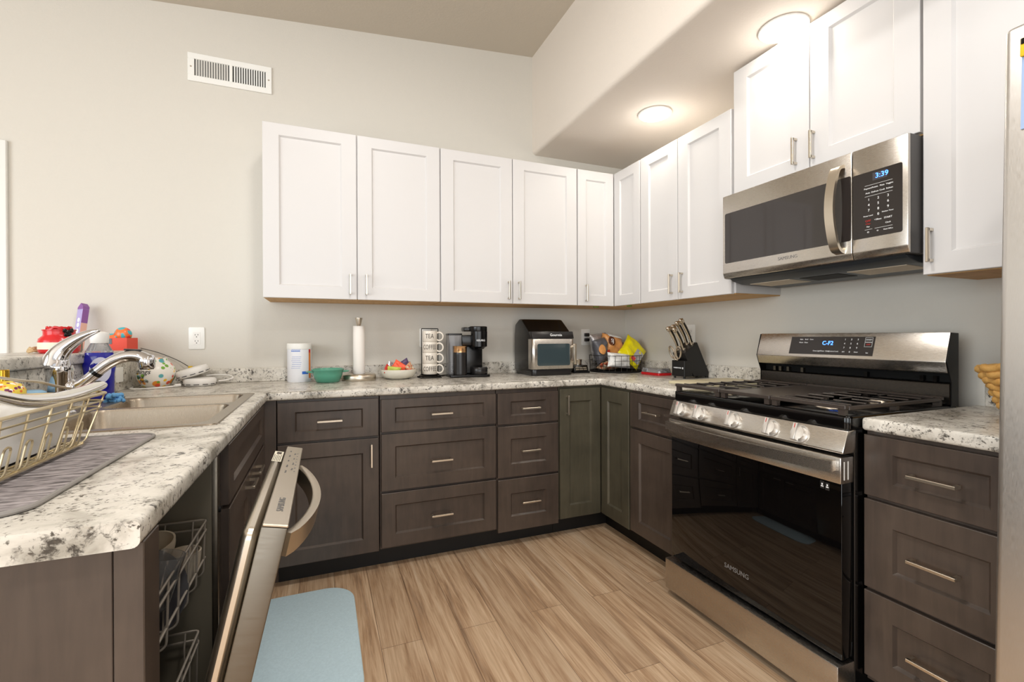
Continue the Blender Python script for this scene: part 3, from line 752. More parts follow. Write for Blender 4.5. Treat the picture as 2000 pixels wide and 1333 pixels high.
for i, (a, s) in enumerate(((0, 1), (35, .8), (-35, .85), (70, .6), (-70, .6))):
    T = Matrix.Rotation(R(a+90), 4, 'Y')
    g.add([(T @ Vector(p)) for p in ((0, -.004, 0), (.012*s, -.006, .02*s), (.006*s, -.005, .048*s), (0, -.006, .055*s), (-.006*s, -.005, .048*s), (-.012*s, -.006, .02*s), (0, -.001, .0), (0, -.001, .055*s))], [(0, 1, 2, 3), (0, 3, 4, 5), (0, 6, 7, 3), (1, 0, 6), (2, 1, 6, 7), (3, 2, 7), (4, 3, 7), (5, 4, 7, 6), (0, 5, 6)])
o = g.obj('leaf_magnet', M['leaf']); o.location = onfridge(.074, 1.543); o.rotation_euler = frot; tag(o, 'small green leaf-shaped magnet on the fridge door below the paper', 'magnet')

# ---------------------------------------------------------------- dishwasher, door hanging open
dw = thing('dishwasher', 'stainless dishwasher with its door hanging ajar and racks showing', 'dishwasher', (0, 0, 0))
DY0, DY1 = -2.118, -1.515
g = G(); t_ = .006
X0, X1, Z0, Z1 = -3.0, -2.452, .115, .866; Y0, Y1 = -2.100, -1.545
g.box(X0, X1, Y0, Y0+t_, Z0, Z1); g.box(X0, X1, Y1-t_, Y1, Z0, Z1); g.box(X0, X0+t_, Y0+t_, Y1-t_, Z0, Z1); g.box(X0+t_, X1, Y0+t_, Y1-t_, Z0, Z0+t_); g.box(X0+t_, X1, Y0+t_, Y1-t_, Z1-t_, Z1)
g.obj('tub', M['tub'], dw)
G().box(-2.47, -2.4385, -2.126, -2.108, .115, .868, .003, 2).obj('tub_flange', M['doorside'], dw)
fl = G().box(-2.4585, -2.4385, -1.541, -1.512, .115, .868, .003, 2).obj('tub_flange', M['doorside'], dw)
G().cyl((-2.4385, -1.527, .695), (-2.4335, -1.527, .695), .0085, .007, 16).obj('bumper', M['blackmat'], fl)
G().box(-2.56, -2.50, -2.11, -1.51, .0, .112).obj('kick_plate', M['black'], dw)
door = bpy.data.objects.new('door', None)
HX, HZ, A = -2.4395, .112, 12.7
g = G(); g.box(.003, .045, DY0, DY1, .02, .7515, .003, 2)
door = g.obj('door', M['doorside'], dw, loc=(HX, 0, HZ), rot=(0, R(A), 0))
G().box(-.026, .0025, DY0+.008, DY1-.006, .03, .742, .018, 4).obj('inner_liner', M['nickel'], door, ang=50)
G().box(.004, .0455, DY0-.0008, DY1+.0008, .7518, .7568, .0015, 1).obj('control_strip', M['nickel'], door)
st = door.children[-1]
t = G(); T_ = dict(X=(0, 1, 0), Y=(-1, 0, 0))
t.text('SAMSUNG', .017, (.026, DY0+.105, .7571), **T_); t.obj('lettering', M['greyprint'], st); t = G()
for i in range(9): t.text(('Normal', 'Heavy', 'Delicate', 'Express', 'Auto', 'Rinse', 'Sanitize', 'Delay', 'Lock')[i], .006, (.017+.012*(i % 2), DY0+.335+.026*i, .7571), **T_)
for i in range(7): t.box(.034, .037, DY0+.34+.03*i, DY0+.346+.03*i, .7568, .7573)
t.obj('button_icons', M['greyprint'], st)
t = G(); t.box(-.024, -.001, DY1-.125, DY1-.012, .7421, .7424); stk = t.obj('sticker', M['label'], door)
t = G()
for i in range(5): t.box(-.022+.004*i, -.0205+.004*i, DY1-.12, DY1-.05-.01*(i % 2), .7424, .7427)
t.box(-.018, -.006, DY1-.045, DY1-.02, .7424, .7427); t.obj('lettering', M['ink'], stk)
# bowed bar handle on the outer face
hp = [(.0455+.050*math.sin(math.pi*(i/20))**.75, DY0+.062+(DY1-DY0-.124)*i/20, .700) for i in range(21)]
hv = []; hf = []
for i, p in enumerate(hp):
    a = Vector(hp[max(i-1, 0)]); c_ = Vector(hp[min(i+1, 20)]); d_ = (c_-a).normalized(); n_ = d_.cross(Vector((0, 0, 1)))
    for s1, s2 in ((-.009, -.018), (-.004, -.0215), (.009, -.0215), (.009, .0215), (-.004, .0215), (-.009, .018)): hv.append(Vector(p)+n_*s1+Vector((0, 0, s2)))
for i in range(20):
    for q in range(6): hf.append((i*6+q, i*6+(q+1) % 6, i*6+6+(q+1) % 6, i*6+6+q))
hf += [(5, 4, 3, 2, 1, 0), (120, 121, 122, 123, 124, 125)]
G().add(hv, hf).obj('door_handle', M['nickel'], door, ang=40)
# racks
def rack(name, zt, zb, y0, y1, x0, x1, wires, dip=True):
    g = G(); r_ = .0028
    for z in (zt, zt-.024): g.tube(fillet([(x0, y0, z), (x1, y0, z), (x1, y1, z), (x0, y1, z)], .015, closed=True), r_, 6, True)
    g.tube([(x1-.004, y0, zb+.045), (x1-.004, y1-.004, zb+.045)], r_, 6)
    n = 7
    for i in range(n):
        y = y0+.02+(y1-y0-.04)*i/(n-1)
        g.tube(fillet([(x1, y, zt), (x1-.004, y, zb+.01), (x1-.02, y, zb), (x0+.02, y, zb), (x0, y, zt)], .012, 3), r_*.85, 6)
    for i in range(8):
        x = x0+.03+(x1-x0-.06)*i/7
        g.tube(fillet([(x, y1, zt), (x, y1-.012, zt-.035), (x, y1-.004, zb+.02), (x, y1-.03, zb), (x, y0+.03, zb), (x, y0, zt)], .010, 3), r_*.8, 6)
        if i % 2:
            for q in range(5):
                y = y0+.09+.08*q; g.tube([(x, y, zb), (x, y+.004, zb+.06)], r_*.7, 5)
    return g.obj(name, M['rack'], dw)
rack('upper_rack', .687, .545, -2.072, -1.572, -2.94, -2.458, 0)
rack('lower_rack', .415, .215, -2.070, -1.600, -2.94, -2.470, 0)
# dishes standing in the upper rack
def bowl_prof(r, h, t=.004, foot=.5): 
    n = 8; o = [(r*foot, 0)]+[(r*foot+(r-r*foot)*math.sin(math.pi/2*i/n), h*(1-math.cos(math.pi/2*i/n))+.002) for i in range(1, n+1)]
    return [(0, 0)]+o+[(q[0]-t, q[1]) if k == 0 else (max(q[0]-t, 0), q[1]+t*.6) for k, q in enumerate(reversed(o))]+[(0, t)]
g = G().lathe(bowl_prof(.062, .050), n=36); o = g.obj('cereal_bowl', M['cream'], ang=60)
o.location = (-2.562, -1.662, .626); o.rotation_euler = (R(8), R(-4), 0); tag(o, 'cream bowl behind the dark grey plate in the dishwasher rack', 'bowl')
g = G().lathe(bowl_prof(.036, .070, .004, .7), n=36); o = g.obj('cereal_bowl', M['cream'], ang=60)
o.location = (-2.502, -1.610, .555); o.rotation_euler = (0, R(3), 0); tag(o, 'small deep cream bowl at the far front corner of the dishwasher rack', 'bowl')
g = G().lathe([(0, 0), (.068, 0), (.100, .027), (.104, .028), (.103, .032), (.097, .031), (.066, .006), (0, .006)], n=40); o = g.obj('dinner_plate', M['greyplate'], ang=60)
o.location = (-2.553, -1.800, .607); o.rotation_euler = (R(-104), R(0), R(14)); tag(o, 'dark grey plate leaning in the dishwasher rack', 'plate')
g = G().lathe([(0, 0), (.026, 0), (.034, .105), (.0325, .105), (.0248, .004), (0, .004)], n=32); o = g.obj('drinking_glass', M['cupglass'], ang=60)
o.location = (-2.497, -1.850, .612); o.rotation_euler = (R(-4), R(12), 0); tag(o, 'clear drinking glass leaning at the front of the dishwasher rack', 'glass')
g = G().lathe([(0, 0), (.060, 0), (.095, .014), (.096, .017), (.058, .005), (0, .005)], n=36); o = g.obj('saucer', M['cream'], ang=60)
o.location = (-2.60, -1.800, .430); o.rotation_euler = (R(8), R(4), 0); tag(o, 'cream saucer low in the dishwasher under the upper rack', 'plate')

# ---------------------------------------------------------------- sink and faucet
sk = thing('kitchen_sink', 'stainless double-bowl sink set into the peninsula worktop', 'sink', ((SK[0]+SK[1])/2, (SK[2]+SK[3])/2, ZT))
sx_, sy_ = (SK[1]-SK[0])/2, (SK[3]-SK[2])/2
cxs, cys = (SK[0]+SK[1])/2, (SK[2]+SK[3])/2
ymid = -.985
bowls = [(SH[0]+.045, SH[1]-.012, SH[2]+.012, ymid-.014), (SH[0]+.045, SH[1]-.012, ymid+.014, SH[3]-.012)]
bm = bmesh.new()
def loop(pts, z): return [bm.verts.new((p[0]-cxs, p[1]-cys, z)) for p in pts]
outer = loop(rrect(SK[0], SK[1], SK[2], SK[3], .022, 4), .0035)
low = loop(rrect(SK[0]-.003, SK[1]+.003, SK[2]-.003, SK[3]+.003, .022, 4), .0003)
n = len(outer)
for i in range(n): bm.faces.new((low[i], low[(i+1) % n], outer[(i+1) % n], outer[i]))
es = [bm.edges.get((outer[i], outer[(i+1) % n])) for i in range(n)]
bl = []
for b in bowls:
    l = loop(rrect(*b, .045, 6), .0035); es += [bm.edges.new((l[i], l[(i+1) % len(l)])) for i in range(len(l))]; bl.append(l)
bmesh.ops.triangle_fill(bm, use_beauty=True, use_dissolve=False, edges=es)
G().bmadd(bm).obj('rim', M['sink'], sk)
for b in bowls:
    bm = bmesh.new(); rings = []
    for ins, z, r_ in ((0, .0030, .045), (.003, -.006, .045), (.010, -.150, .05), (.030, -.180, .05), (.06, -.186, .04)):
        rings.append([bm.verts.new((p[0]-cxs, p[1]-cys, z)) for p in rrect(b[0]+ins, b[1]-ins, b[2]+ins, b[3]-ins, r_, 6)])
    for a, c_ in zip(rings, rings[1:]):
        for i in range(len(a)): bm.faces.new((a[i], a[(i+1) % len(a)], c_[(i+1) % len(a)], c_[i]))
    bm.faces.new(rings[-1])
    bo = G().bmadd(bm).obj('bowl', M['sink'], sk, ang=60)
    G().lathe([(0, -.1855), (.04, -.1855), (.042, -.183), (.030, -.184), (0, -.1845)], ((b[0]+b[1])/2-cxs, (b[2]+b[3])/2-cys, 0), 24).obj('drain', M['chrome'], bo)
fc = thing('faucet', 'chrome single-lever kitchen faucet with a pull-out spout', 'faucet', (-2.9665, -1.052, ZT+.0035))
g = G(); g.lathe([(0, 0), (.040, 0), (.040, .006), (.034, .012), (.034, .128), (.0355, .131), (.0355, .150), (0, .150)], n=28); body = g.obj('body', M['chrome'], fc)
G().lathe([(0, .1505), (.034, .1505), (.034, .154), (.033, .158), (0, .158)], n=28).obj('swivel_ring', M['chrome'], fc)
# lever: bulb that sweeps up into a blade
lp = smooth([(-.010, 0, .160), (-.006, 0, .185), (.010, 0, .212), (.040, 0, .240), (.075, 0, .262), (.105, 0, .274)], 5)
k = len(lp); lr = [.032*(1-i/(k-1))**.9+.0045 for i in range(k)]
g = G(); g.tube(lp, lr, 16, flat=(1, 1.0)); g.sphere((-.008, 0, .168), .033, sz=.75); g.obj('lever', M['chrome'], fc, ang=80)
sp = smooth([(.022, 0, .085), (.050, 0, .094), (.075, .0, .112), (.115, 0, .152), (.150, .0, .176), (.182, .0, .186), (.210, 0, .184), (.232, 0, .172)], 5)
k = len(sp); sr = [.017+.0035*min(1, i/(k*.6)) for i in range(k)]
g = G(); g.tube(sp[:13], .0175, 18); g.sphere((.026, 0, .088), .026); g.obj('spout_base', M['chrome'], fc, ang=80)
G().tube([sp[12], sp[13]], .0188, 18).obj('spout_seam', M['black'], fc)
hv_ = G(); hv_.tube(sp[13:], [.0175+.004*i/(k-13) for i in range(k-13)], 18)
e = sp[-1]; hv_.lathe([(0, -.030), (.021, -.030), (.0235, -.026), (.0245, .0), (.020, .016), (0, .021)], e, 24)
hd = hv_.obj('spray_head', M['chrome'], fc, ang=80)
g = G(); g.lathe([(0, -.0325), (.0195, -.0325), (.0195, -.0300), (0, -.0300)], e, 24); g.obj('nozzle', M['blackmat'], hd)
T = Matrix.Translation((.196, 0, .2075)) @ Matrix.Rotation(R(4), 4, 'Y'); g = G(); g.box(-.026, .022, -.008, .008, -.004, .002, .002, 2, T); g.obj('spray_button', M['applgrey'], hd)

# ---------------------------------------------------------------- drying mat, dish rack, pan
r = thing('drying_mat', 'grey ribbed dish drying mat under the wire dish rack', 'mat', (-2.775, -1.845, ZT))
G().prism([(p[0], p[1]) for p in rrect(-.205, .205, -.292, .292, .04, 6)], .0004, .0055, 'z').obj('pad', M['greymat'], r)
G().tube([(p[0], p[1], .0045) for p in rrect(-.208, .208, -.295, .295, .043, 6)], .0042, 8, True).obj('binding', M['matedge'], r)
dk = thing('dish_rack', 'champagne wire dish rack on the grey mat beside the sink', 'dish rack', (-2.82, -1.845, ZT+.0055))
g = G(); r_ = .0020
def ring(ex, ey0, ey1, z, rad): return [(p[0], p[1], z) for p in rrect(-ex, ex, ey0, ey1, rad, 5)]
g.tube(ring(.168, -.26, .250, .115, .03), .0034, 8, True)
g.tube(ring(.166, -.257, .244, .098, .03), r_, 6, True); g.tube(ring(.163, -.254, .239, .083, .03), r_, 6, True)
g.tube(ring(.150, -.235, .175, .010, .02), .003, 6, True)
for i in range(13):
    x = -.145+.29*i/12
    g.tube([(x, -.235, .011), (x, .175, .011)], .002, 6)
for i in range(7):
    y = -.215+.38*i/6; yt = -.235+.46*i/6
    for s in (1, -1):
        g.tube(fillet([(s*.167, yt, .115), (s*.151, y, .012), (s*.13, y, .008), (0, y, .008)], .015, 3), r_, 6)
        if i < 6:
            ym = y+.024; ys = .010
            g.tube(fillet([(s*.12, ym-ys, .008), (s*.150, ym-ys, .010), (s*.158, ym-ys+.006, .062), (s*.158, ym+ys+.006, .062), (s*.150, ym+ys, .010), (s*.12, ym+ys, .008)], .011, 4), r_, 6)
for i in range(6):
    x = -.125+.25*i/5
    for (ya, yb) in ((.250, .175), (-.26, -.235)): g.tube(fillet([(x, ya, .115), (x, yb, .012), (x, yb*.85, .008), (x, 0, .008)], .015, 3), r_, 6)
for i in range(6):
    y = -.18+.05*i
    g.tube(fillet([(-.03, y, .011), (-.03, y+.01, .062), (.03, y+.01, .062), (.03, y, .011)], .02, 4), .0022, 6)
g.obj('basket', M['gold'], dk)
for sx in (-1, 1):
    for y in (-.21, .155): G().lathe([(0, 0), (.007, 0), (.008, .004), (.006, .009), (0, .009)], (sx*.13, y, 0), 14).obj('foot', M['clear'], dk)
r = G(); n = 4
zb, zt = .0, .100
bm = bmesh.new(); rings = []
for (hx, hy, z) in ((.060, .20, 0), (.066, .214, .082), (.069, .217, .084), (.069, .217, .087), (.063, .210, .087), (.058, .197, .004)):
    rings.append([bm.verts.new((p[0], p[1], z)) for p in rrect(-hx, hx, -hy, hy, .012, 4)])
for a, c_ in zip(rings, rings[1:]):
    for i in range(len(a)): bm.faces.new((a[i], a[(i+1) % len(a)], c_[(i+1) % len(a)], c_[i]))
bm.faces.new(rings[0]); bm.faces.new(rings[-1])
o = G().bmadd(bm).obj('storage_tub', M['whitetub'], loc=(-2.768, -1.872, ZT+.0192)); tag(o, 'white plastic tub standing inside the wire dish rack', 'tub')
# saucepan lying across the rack, its steel handle pointing to the sink
pt = thing('saucepan', 'steel saucepan resting on the dish rack with its long handle towards the sink', 'pan', (-2.765, -2.000, 1.0385))
g = G(); g.lathe([(0, .0), (.105, 0), (.112, .006), (.115, .070), (.119, .073), (.119, .076), (.112, .075), (.108, .008), (0, .005)], (-.012, -.060, 0), n=40); g.obj('pot', M['gunmetal'], pt, ang=60)
hp = smooth([(.038, .042, .045), (.055, .085, .028), (.068, .150, .008), (.076, .240, -.001), (.080, .330, .001), (.080, .430, .008), (.080, .455, .010)], 5)
k = len(hp); hr = [.0085+.0085*math.sin(math.pi*min(1, (i+2)/(k+1))*.92) for i in range(k)]
g = G(); g.tube(hp, hr, 14, flat=(.8, 1.15)); g.sphere(hp[-1], .0085, 12, 8); h = g.obj('handle', M['handlesteel'], pt, ang=80)
q = hp[-4]; g = G(); g.sphere((q[0]-.002, q[1]-.006, q[2]+.0075), .012, 16, 8, .55, 1.5, .35); g.obj('hanging_hole', M['slot'], h)
g = G(); g.lathe([(0, 0), (.0085, 0), (.007, .005), (0, .006)], n=16, T=Matrix.Translation((.040, .108, .055)) @ Matrix.Rotation(R(-80), 4, 'X')); g.obj('rivet', M['nickel'], pt)
# spoon handle sticking out behind
lp = smooth([(-.012, .085, .078), (-.004, .17, .062), (.002, .27, .043), (.003, .355, .031), (.004, .425, .015), (.012, .475, .004)], 5)
g = G(); g.tube(lp, [.0045]*len(lp), 10, flat=(.6, 1.3)); g.sphere((-.016, .055, .083), .022, 18, 10, .8, 1.2, .3)
o = g.obj('serving_spoon', M['nickel'], loc=(-2.765, -2.000, 1.036), ang=80); tag(o, 'thin metal spoon lying across the saucepan behind its handle', 'spoon')

# ---------------------------------------------------------------- things around the sink and on the bar ledge
o = G()
sb = thing('soap_bottle', 'tall clear bottle of blue dish soap behind the faucet spout', 'bottle', (-3.012, -.632, ZT+.0042), 25)
sb.scale = (.84, .84, 1.0)
def ell(prof, sx, sy, n=32): return G().lathe(prof, n=n, sx=sx, sy=sy)
ell([(0, 0), (.052, 0), (.056, .006), (.0565, .10), (.063, .135), (.060, .165), (.052, .188), (0, .188)], 1, .62).obj('liquid', M['blue_liquid'], sb, ang=60)
ell([(.0545, .1885), (.047, .200), (.034, .223), (.032, .226), (0, .226)], 1, .62).obj('bottle_neck', M['soapclear'], sb, ang=60)
ell([(0, .2262), (.034, .2262), (.0355, .230), (.038, .262), (.036, .268), (.02, .272), (0, .274)], 1, .75).obj('cap', M['capgrey'], sb, ang=50)
g = G(); 
vs = []; fs = []
for i in range(17):
    for j in range(2): pass
pts = [(.040*math.cos(a), .118+.052*math.sin(a)) for a in [2*math.pi*i/28 for i in range(28)]]
def onell(x, z, sc=1.0):
    return (x, -.62*math.sqrt(max(.0600**2-x*x, 1e-6))-.002, z)
vs = [onell(*p) for p in pts]+[onell(0, .118)]
for k_ in (.33, .66):
    pass
g.add(vs, [(i, (i+1) % 28, 28) for i in range(28)])
lb = g.obj('label', M['palelabel'], sb)
G().text('DISH', .016, (0, -.0405, .140)).obj('lettering', M['canblue'], lb); G().text('SOAP', .010, (0, -.0405, .122)).obj('lettering', M['canblue'], lb)
o = G().box(-.06, .06, -.05, .05, 0, .004, .0015, 1).obj('soap_tray', M['slot'], loc=(-2.995, -.628, ZT+.0002), rot=(0, 0, R(15))); tag(o, 'thin dark tray under the blue soap bottle', 'tray')
g = G(); 
for i in range(26):
    a = i*2.4; rr_ = .008+.020*(i/26)
    g.sphere((rr_*math.cos(a), rr_*math.sin(a), .012+.012*math.sin(i*1.7)), .009, 8, 6)
o = g.obj('scrubber', M['sponge'], loc=(-2.925, -.745, ZT+.0045)); tag(o, 'light blue mesh scrubber at the back corner of the sink', 'scrubber')
o = G().lathe([(0, 0), (.030, 0), (.036, .006), (.042, .076), (.040, .084), (.030, .089), (0, .090)], n=30).obj('plastic_tub', M['bluetub'], loc=(-3.015, -1.118, ZT+.0005), ang=50); tag(o, 'small light blue plastic tub behind the saucepan handle, left of the faucet', 'tub')
yb = thing('lotion_bottle', 'small yellow patterned bottle with a gold cap at the left edge', 'bottle', (-3.010, -1.250, ZT+.0005))
G().lathe([(0, 0), (.043, 0), (.047, .005), (.047, .102), (.040, .118), (.016, .130), (0, .130)], n=28).obj('body', M['yellowprint'], yb, ang=60)
G().lathe([(0, .1302), (.014, .1302), (.014, .160), (.012, .162), (0, .162)], n=20).obj('cap', M['goldcap'], yb)
# round floral pot by the wall
fp = thing('floral_pot', 'round white ceramic pot painted with bright flowers and script, left of the white discs', 'pot', (-2.958, -.140, ZT))
pr_ = [(0, 0), (.045, 0), (.062, .012), (.078, .045), (.082, .070), (.077, .100), (.060, .124), (.048, .135), (.046, .150), (.042, .150), (.043, .134), (0, .130)]
pb = G().lathe(pr_, n=40).obj('pot_body', M['floral'], fp, ang=60)
t = G()
nx = Vector((math.cos(R(-118)), math.sin(R(-118)), 0)); tx = Vector((-nx.y, nx.x, 0))
for s, z, sz, sh in (('things', .083, .034, 0), ('take', .058, .026, -.012), ('time', .038, .026, .004)):
    n0 = len(t.v); t.text(s, sz, (0, 0, 0), X=(1, 0, 0), Y=(0, 0, 1), depth=.0006)
    for q in range(n0, len(t.v)):
        x_, y_, z_ = t.v[q]; x_ += sh+z_*.25; zz = z+z_
        # wrap on the pot
        rad = None
        for (r0, h0), (r1, h1) in zip(pr_, pr_[1:]):
            if h0 <= zz <= h1 and h1 > h0: rad = r0+(r1-r0)*(zz-h0)/(h1-h0); break
        rad = (rad or .08)+.0012-y_*.5; a = R(-118)+x_/.08
        t.v[q] = (rad*math.cos(a), rad*math.sin(a), zz)
t.obj('lettering', M['slot'], pb)
# two white round gadgets with a cable
def disc(name, label, loc, rot):
    r = thing(name, label, 'gadget', loc, 0, 'white round gadgets', rot)
    G().lathe([(0, 0), (.064, 0), (.073, .007), (.0745, .030), (.068, .040), (.05, .042), (0, .043)], n=36).obj('case', M['plastic'], r, ang=50)
    g = G()
    for i in range(12):
        a = R(30*i); T = Matrix.Rotation(a, 4, 'Z'); g.box(.0735, .0757, -.012, .012, .009, .012, T=T)
    g.obj('slots', M['applgrey'], r); return r
disc('round_gadget', 'white round plastic gadget lying flat by the wall', (-2.772, -.130, ZT), (0, 0, 0))
disc('round_gadget', 'white round plastic gadget tilted on top of the flat one', (-2.800, -.120, ZT+.0535), (0, R(-17), R(10)))
g = G(); g.tube(smooth([(-2.690, -.12, ZT+.020), (-2.650, -.10, ZT+.024), (-2.630, -.075, ZT+.034), (-2.66, -.05, ZT+.045), (-2.72, -.045, ZT+.048), (-2.76, -.05, ZT+.046)], 6), .0036, 8)
g.tube(smooth([(-2.847, -.17, ZT+.008), (-2.90, -.225, ZT+.006), (-2.97, -.245, ZT+.004), (-3.03, -.235, ZT+.004), (-3.045, -.20, ZT+.004), (-3.052, -.15, ZT+.004)], 6), .0036, 8)
g.cyl((-2.868, -.192, ZT+.009), (-2.848, -.174, ZT+.010), .008)
tag(g.obj('white_cable', M['plastic']), 'white cable looping around the floral pot and the round gadgets', 'cable')
g = G(); g.tube(smooth([(-3.055, -.03, 1.112), (-2.98, -.012, 1.085), (-2.90, -.012, 1.045), (-2.842, -.028, 1.008)], 6), .0016, 6); g.use(M['yellow'])
g.mats[0] = M['slot']; g.box(-2.846, -2.826, -.034, -.026, .985, 1.012, .001, 1)
tag(g.obj('tagged_wire', None), 'thin dark wire with a yellow tag hanging from the bar ledge', 'wire')
ZL = 1.1052
cj = thing('candle_jar', 'big red glass candle jar with a cream label on the bar ledge', 'candle', (-3.150, -.600, ZL), -30)
cj.scale = (.80, .80, 1.0)
G().lathe([(0, 0), (.070, 0), (.078, .008), (.079, .045), (.076, .058), (.062, .069), (.060, .074), (.0605, .088), (.064, .090), (.064, .094), (.055, .094), (.055, .07), (0, .07)], n=40).obj('jar', M['red'], cj, ang=50)
lid = G(); lid.tube([(.045*math.cos(R(12*i)), .045*math.sin(R(12*i)), .099+.004*math.sin(i*1.3)) for i in range(30)], .0055, 6, True); lid.tube([(.025*math.cos(R(20*i)), .025*math.sin(R(20*i)), .098+.003*math.sin(i*2.1)) for i in range(18)], .006, 6, True); lid.lathe([(0, .086), (.050, .086), (.050, .094), (0, .094)], n=24)
lid.obj('lid', M['redplastic'], cj)
g = G(); n = 14
for i in range(n):
    a0, a1 = R(-120+85*i/n), R(-120+85*(i+1)/n); rr_ = .0796
    g.add([(rr_*math.cos(a), rr_*math.sin(a), z) for a in (a0, a1) for z in (.016, .043)], [(0, 2, 3, 1)])
g.obj('label', M['label'], cj)
g = G()
for (cx_, cz_) in ((.0, .0), (.014, .006), (-.013, .005), (.006, -.010), (-.008, -.011)): g.sphere((.064+cx_*.2, -.01+cx_, .084+cz_), .0095, 10, 6, .6, 1, 1)
g.obj('bow', M['black'], cj)
g = G(); 
for i in range(5): g.tube([(.022*math.cos(R(24*q)+i)*(1-.08*i), .032*math.sin(R(24*q)+i), .008+.003*i+.003*math.sin(q*1.1+i)) for q in range(15)], .0045, 6, True)
tag(g.obj('twine_bundle', M['twine'], loc=(-3.245, -.545, ZL)), 'small tan twine bundle beside the red candle jar', 'twine')
lb = thing('card_box', 'slim lilac and peach cardboard box leaning on the wall behind the candle jar', 'box', (-3.292, -.080, ZL), 0, None, (R(-9), R(-3), R(-38)))
lb.scale = (.78, .78, 1.0)
g = G(); g.use(M['lilac']); g.box(-.024, .024, -.018, .018, .003, .205, .001, 1); g.obj('carton', None, lb)
g = G(); g.prism([(-.024, .205), (.024, .205), (.024, .218), (0, .236), (-.024, .214)], -.018, .018, 'y'); g.obj('flap', M['purple'], lb)
G().box(.0241, .0246, -.0175, .0175, .006, .135).obj('peach_panel', M['peach'], lb)
G().box(.0241, .0246, -.0175, .0175, .136, .204).obj('purple_panel', M['purple'], lb)
g = G()
for z in (.095, .125, .150): g.cyl((0, -.0185, z), (0, -.0178, z), .011, n=18)
g.obj('dots', M['wplate'], lb)
g = G().lathe([(0, 0), (.026, 0), (.029, .004), (.030, .052), (.027, .055), (.023, .053), (0, .05)], n=24); tag(g.obj('stone_cup', M['stone'], loc=(-3.185, -.395, ZL)), 'little rough grey stone cup beside the red candle jar', 'cup')
ob = thing('tray_box', 'orange-red open box with a black handle slot, on the end of the bar ledge', 'box', (-3.122, -.125, ZL), -8)
g = G(); t_ = .003
g.box(-.066, .066, -.050, .050, 0, .003); g.box(-.066, .066, -.050, -.047, .003, .060); g.box(-.066, .066, .047, .050, .003, .060); g.box(-.066, -.063, -.047, .047, .003, .060); g.box(.063, .066, -.047, .047, .003, .060)
bx = g.obj('tray', M['orange'], ob)
G().prism(rrect(-.058, .004, .030, .057, .003, 3), -.0512, -.0501, 'y').obj('black_panel', M['black'], bx)
G().prism(rrect(-.042, -.012, .041, .048, .0034, 4), -.0517, -.0512, 'y').obj('handle_slot', M['orange'], bx)
g = G(); g.sphere((0, 0, 0), .036, 24, 16, 1, .8, 1); tag(g.obj('candy_ball', M['lolly'], loc=(-3.100, -.115, ZL+.078)), 'round multicoloured swirl candy in the orange-red box', 'candy')
g = G(); g.sphere((0, 0, 0), .024, 18, 12, 1.25, .8, 1); tag(g.obj('candy_ball', M['lolly'], loc=(-3.140, -.125, ZL+.058)), 'smaller orange and green swirl candy in the orange-red box, left of the big one', 'candy')
g = G(); g.cyl((0, 0, 0), (0, 0, .02), .010, .010, 12); g.prism([(-.013, .02), (.013, .02), (.010, .031), (0, .036), (-.010, .031)], -.008, .008, 'y'); tag(g.obj('dark_stopper', M['stone'], loc=(-3.178, -.088, ZL+.053), rot=(0, R(4), 0)), 'small dark stopper sticking up at the left end of the orange-red box', 'stopper')

# ---------------------------------------------------------------- things along the back counter
cn = thing('canister', 'tall white food canister with blue print beside the teal dish', 'canister', (-2.298, -.095, ZT), 0)
G().lathe([(0, 0), (.062, 0), (.063, .004), (.063, .184), (0, .184)], n=40).obj('body', M['canwhite'], cn)
G().lathe([(0, .1845), (.0642, .1845), (.0650, .190), (.0645, .214), (.061, .217), (0, .217)], n=40).obj('lid', M['wplate'], cn)
def wrap(name, parent, mat, r, z0, z1, a0, a1, n=10):
    g = G()
    for i in range(n):
        p, q = R(a0+(a1-a0)*i/n), R(a0+(a1-a0)*(i+1)/n)
        g.add([(r*math.cos(a), r*math.sin(a), z) for a in (p, q) for z in (z0, z1)], [(0, 2, 3, 1)])
    return g.obj(name, mat, parent)
wrap('orange_stripe', cn, M['canorange'], .0634, .02, .183, -38, -22, 3)
wrap('red_cap_print', cn, M['redplastic'], .0637, .165, .183, -38, -24, 3)
wrap('blue_badge', cn, M['canblue'], .0636, .044, .060, -75, -42, 6)
g = G()
for i in range(9):
    n0 = len(g.v)
    for q in range(8):
        p, q2 = R(-128+5.6*q+((i*37) % 7)), R(-128+5.6*q+4.6+((i*37) % 7)); zz = .078+.0105*i+(.02 if i > 6 else 0)
        hh = .0016 if i < 7 else .006
        g.add([(.0635*math.cos(a), .0635*math.sin(a), z) for a in (p, q2) for z in (zz, zz+hh)], [(0, 2, 3, 1)])
g.obj('lettering', M['canblue'], cn)
td = thing('casserole_dish', 'small round teal dish with two side handles', 'dish', (-2.148, -.205, ZT), 0)
G().lathe([(0, 0), (.055, 0), (.062, .004), (.076, .040), (.082, .066), (.086, .069), (.086, .074), (.081, .075), (.078, .068), (.070, .038), (.056, .008), (0, .006)], n=40).obj('dish_body', M['teal'], td, ang=60)
for s in (-1, 1):
    g = G(); g.tube(smooth([(s*.078, -.024, .058), (s*.096, -.022, .060), (s*.106, 0, .060), (s*.096, .022, .060), (s*.078, .024, .058)], 5), .0065, 8, flat=(.7, 1.2)); g.obj('handle', M['teal'], td)
ph = thing('paper_towel_holder', 'paper towel holder with a steel base, beside the teal dish', 'paper towel holder', (-1.978, -.150, ZT), 0)
G().lathe([(0, 0), (.094, 0), (.096, .003), (.095, .030), (.090, .036), (.02, .037), (0, .037)], n=44).obj('base', M['nickel'], ph, ang=50)
G().lathe([(0, .037), (.005, .037), (.005, .325), (0, .325)], n=14).obj('rod', M['nickel'], ph)
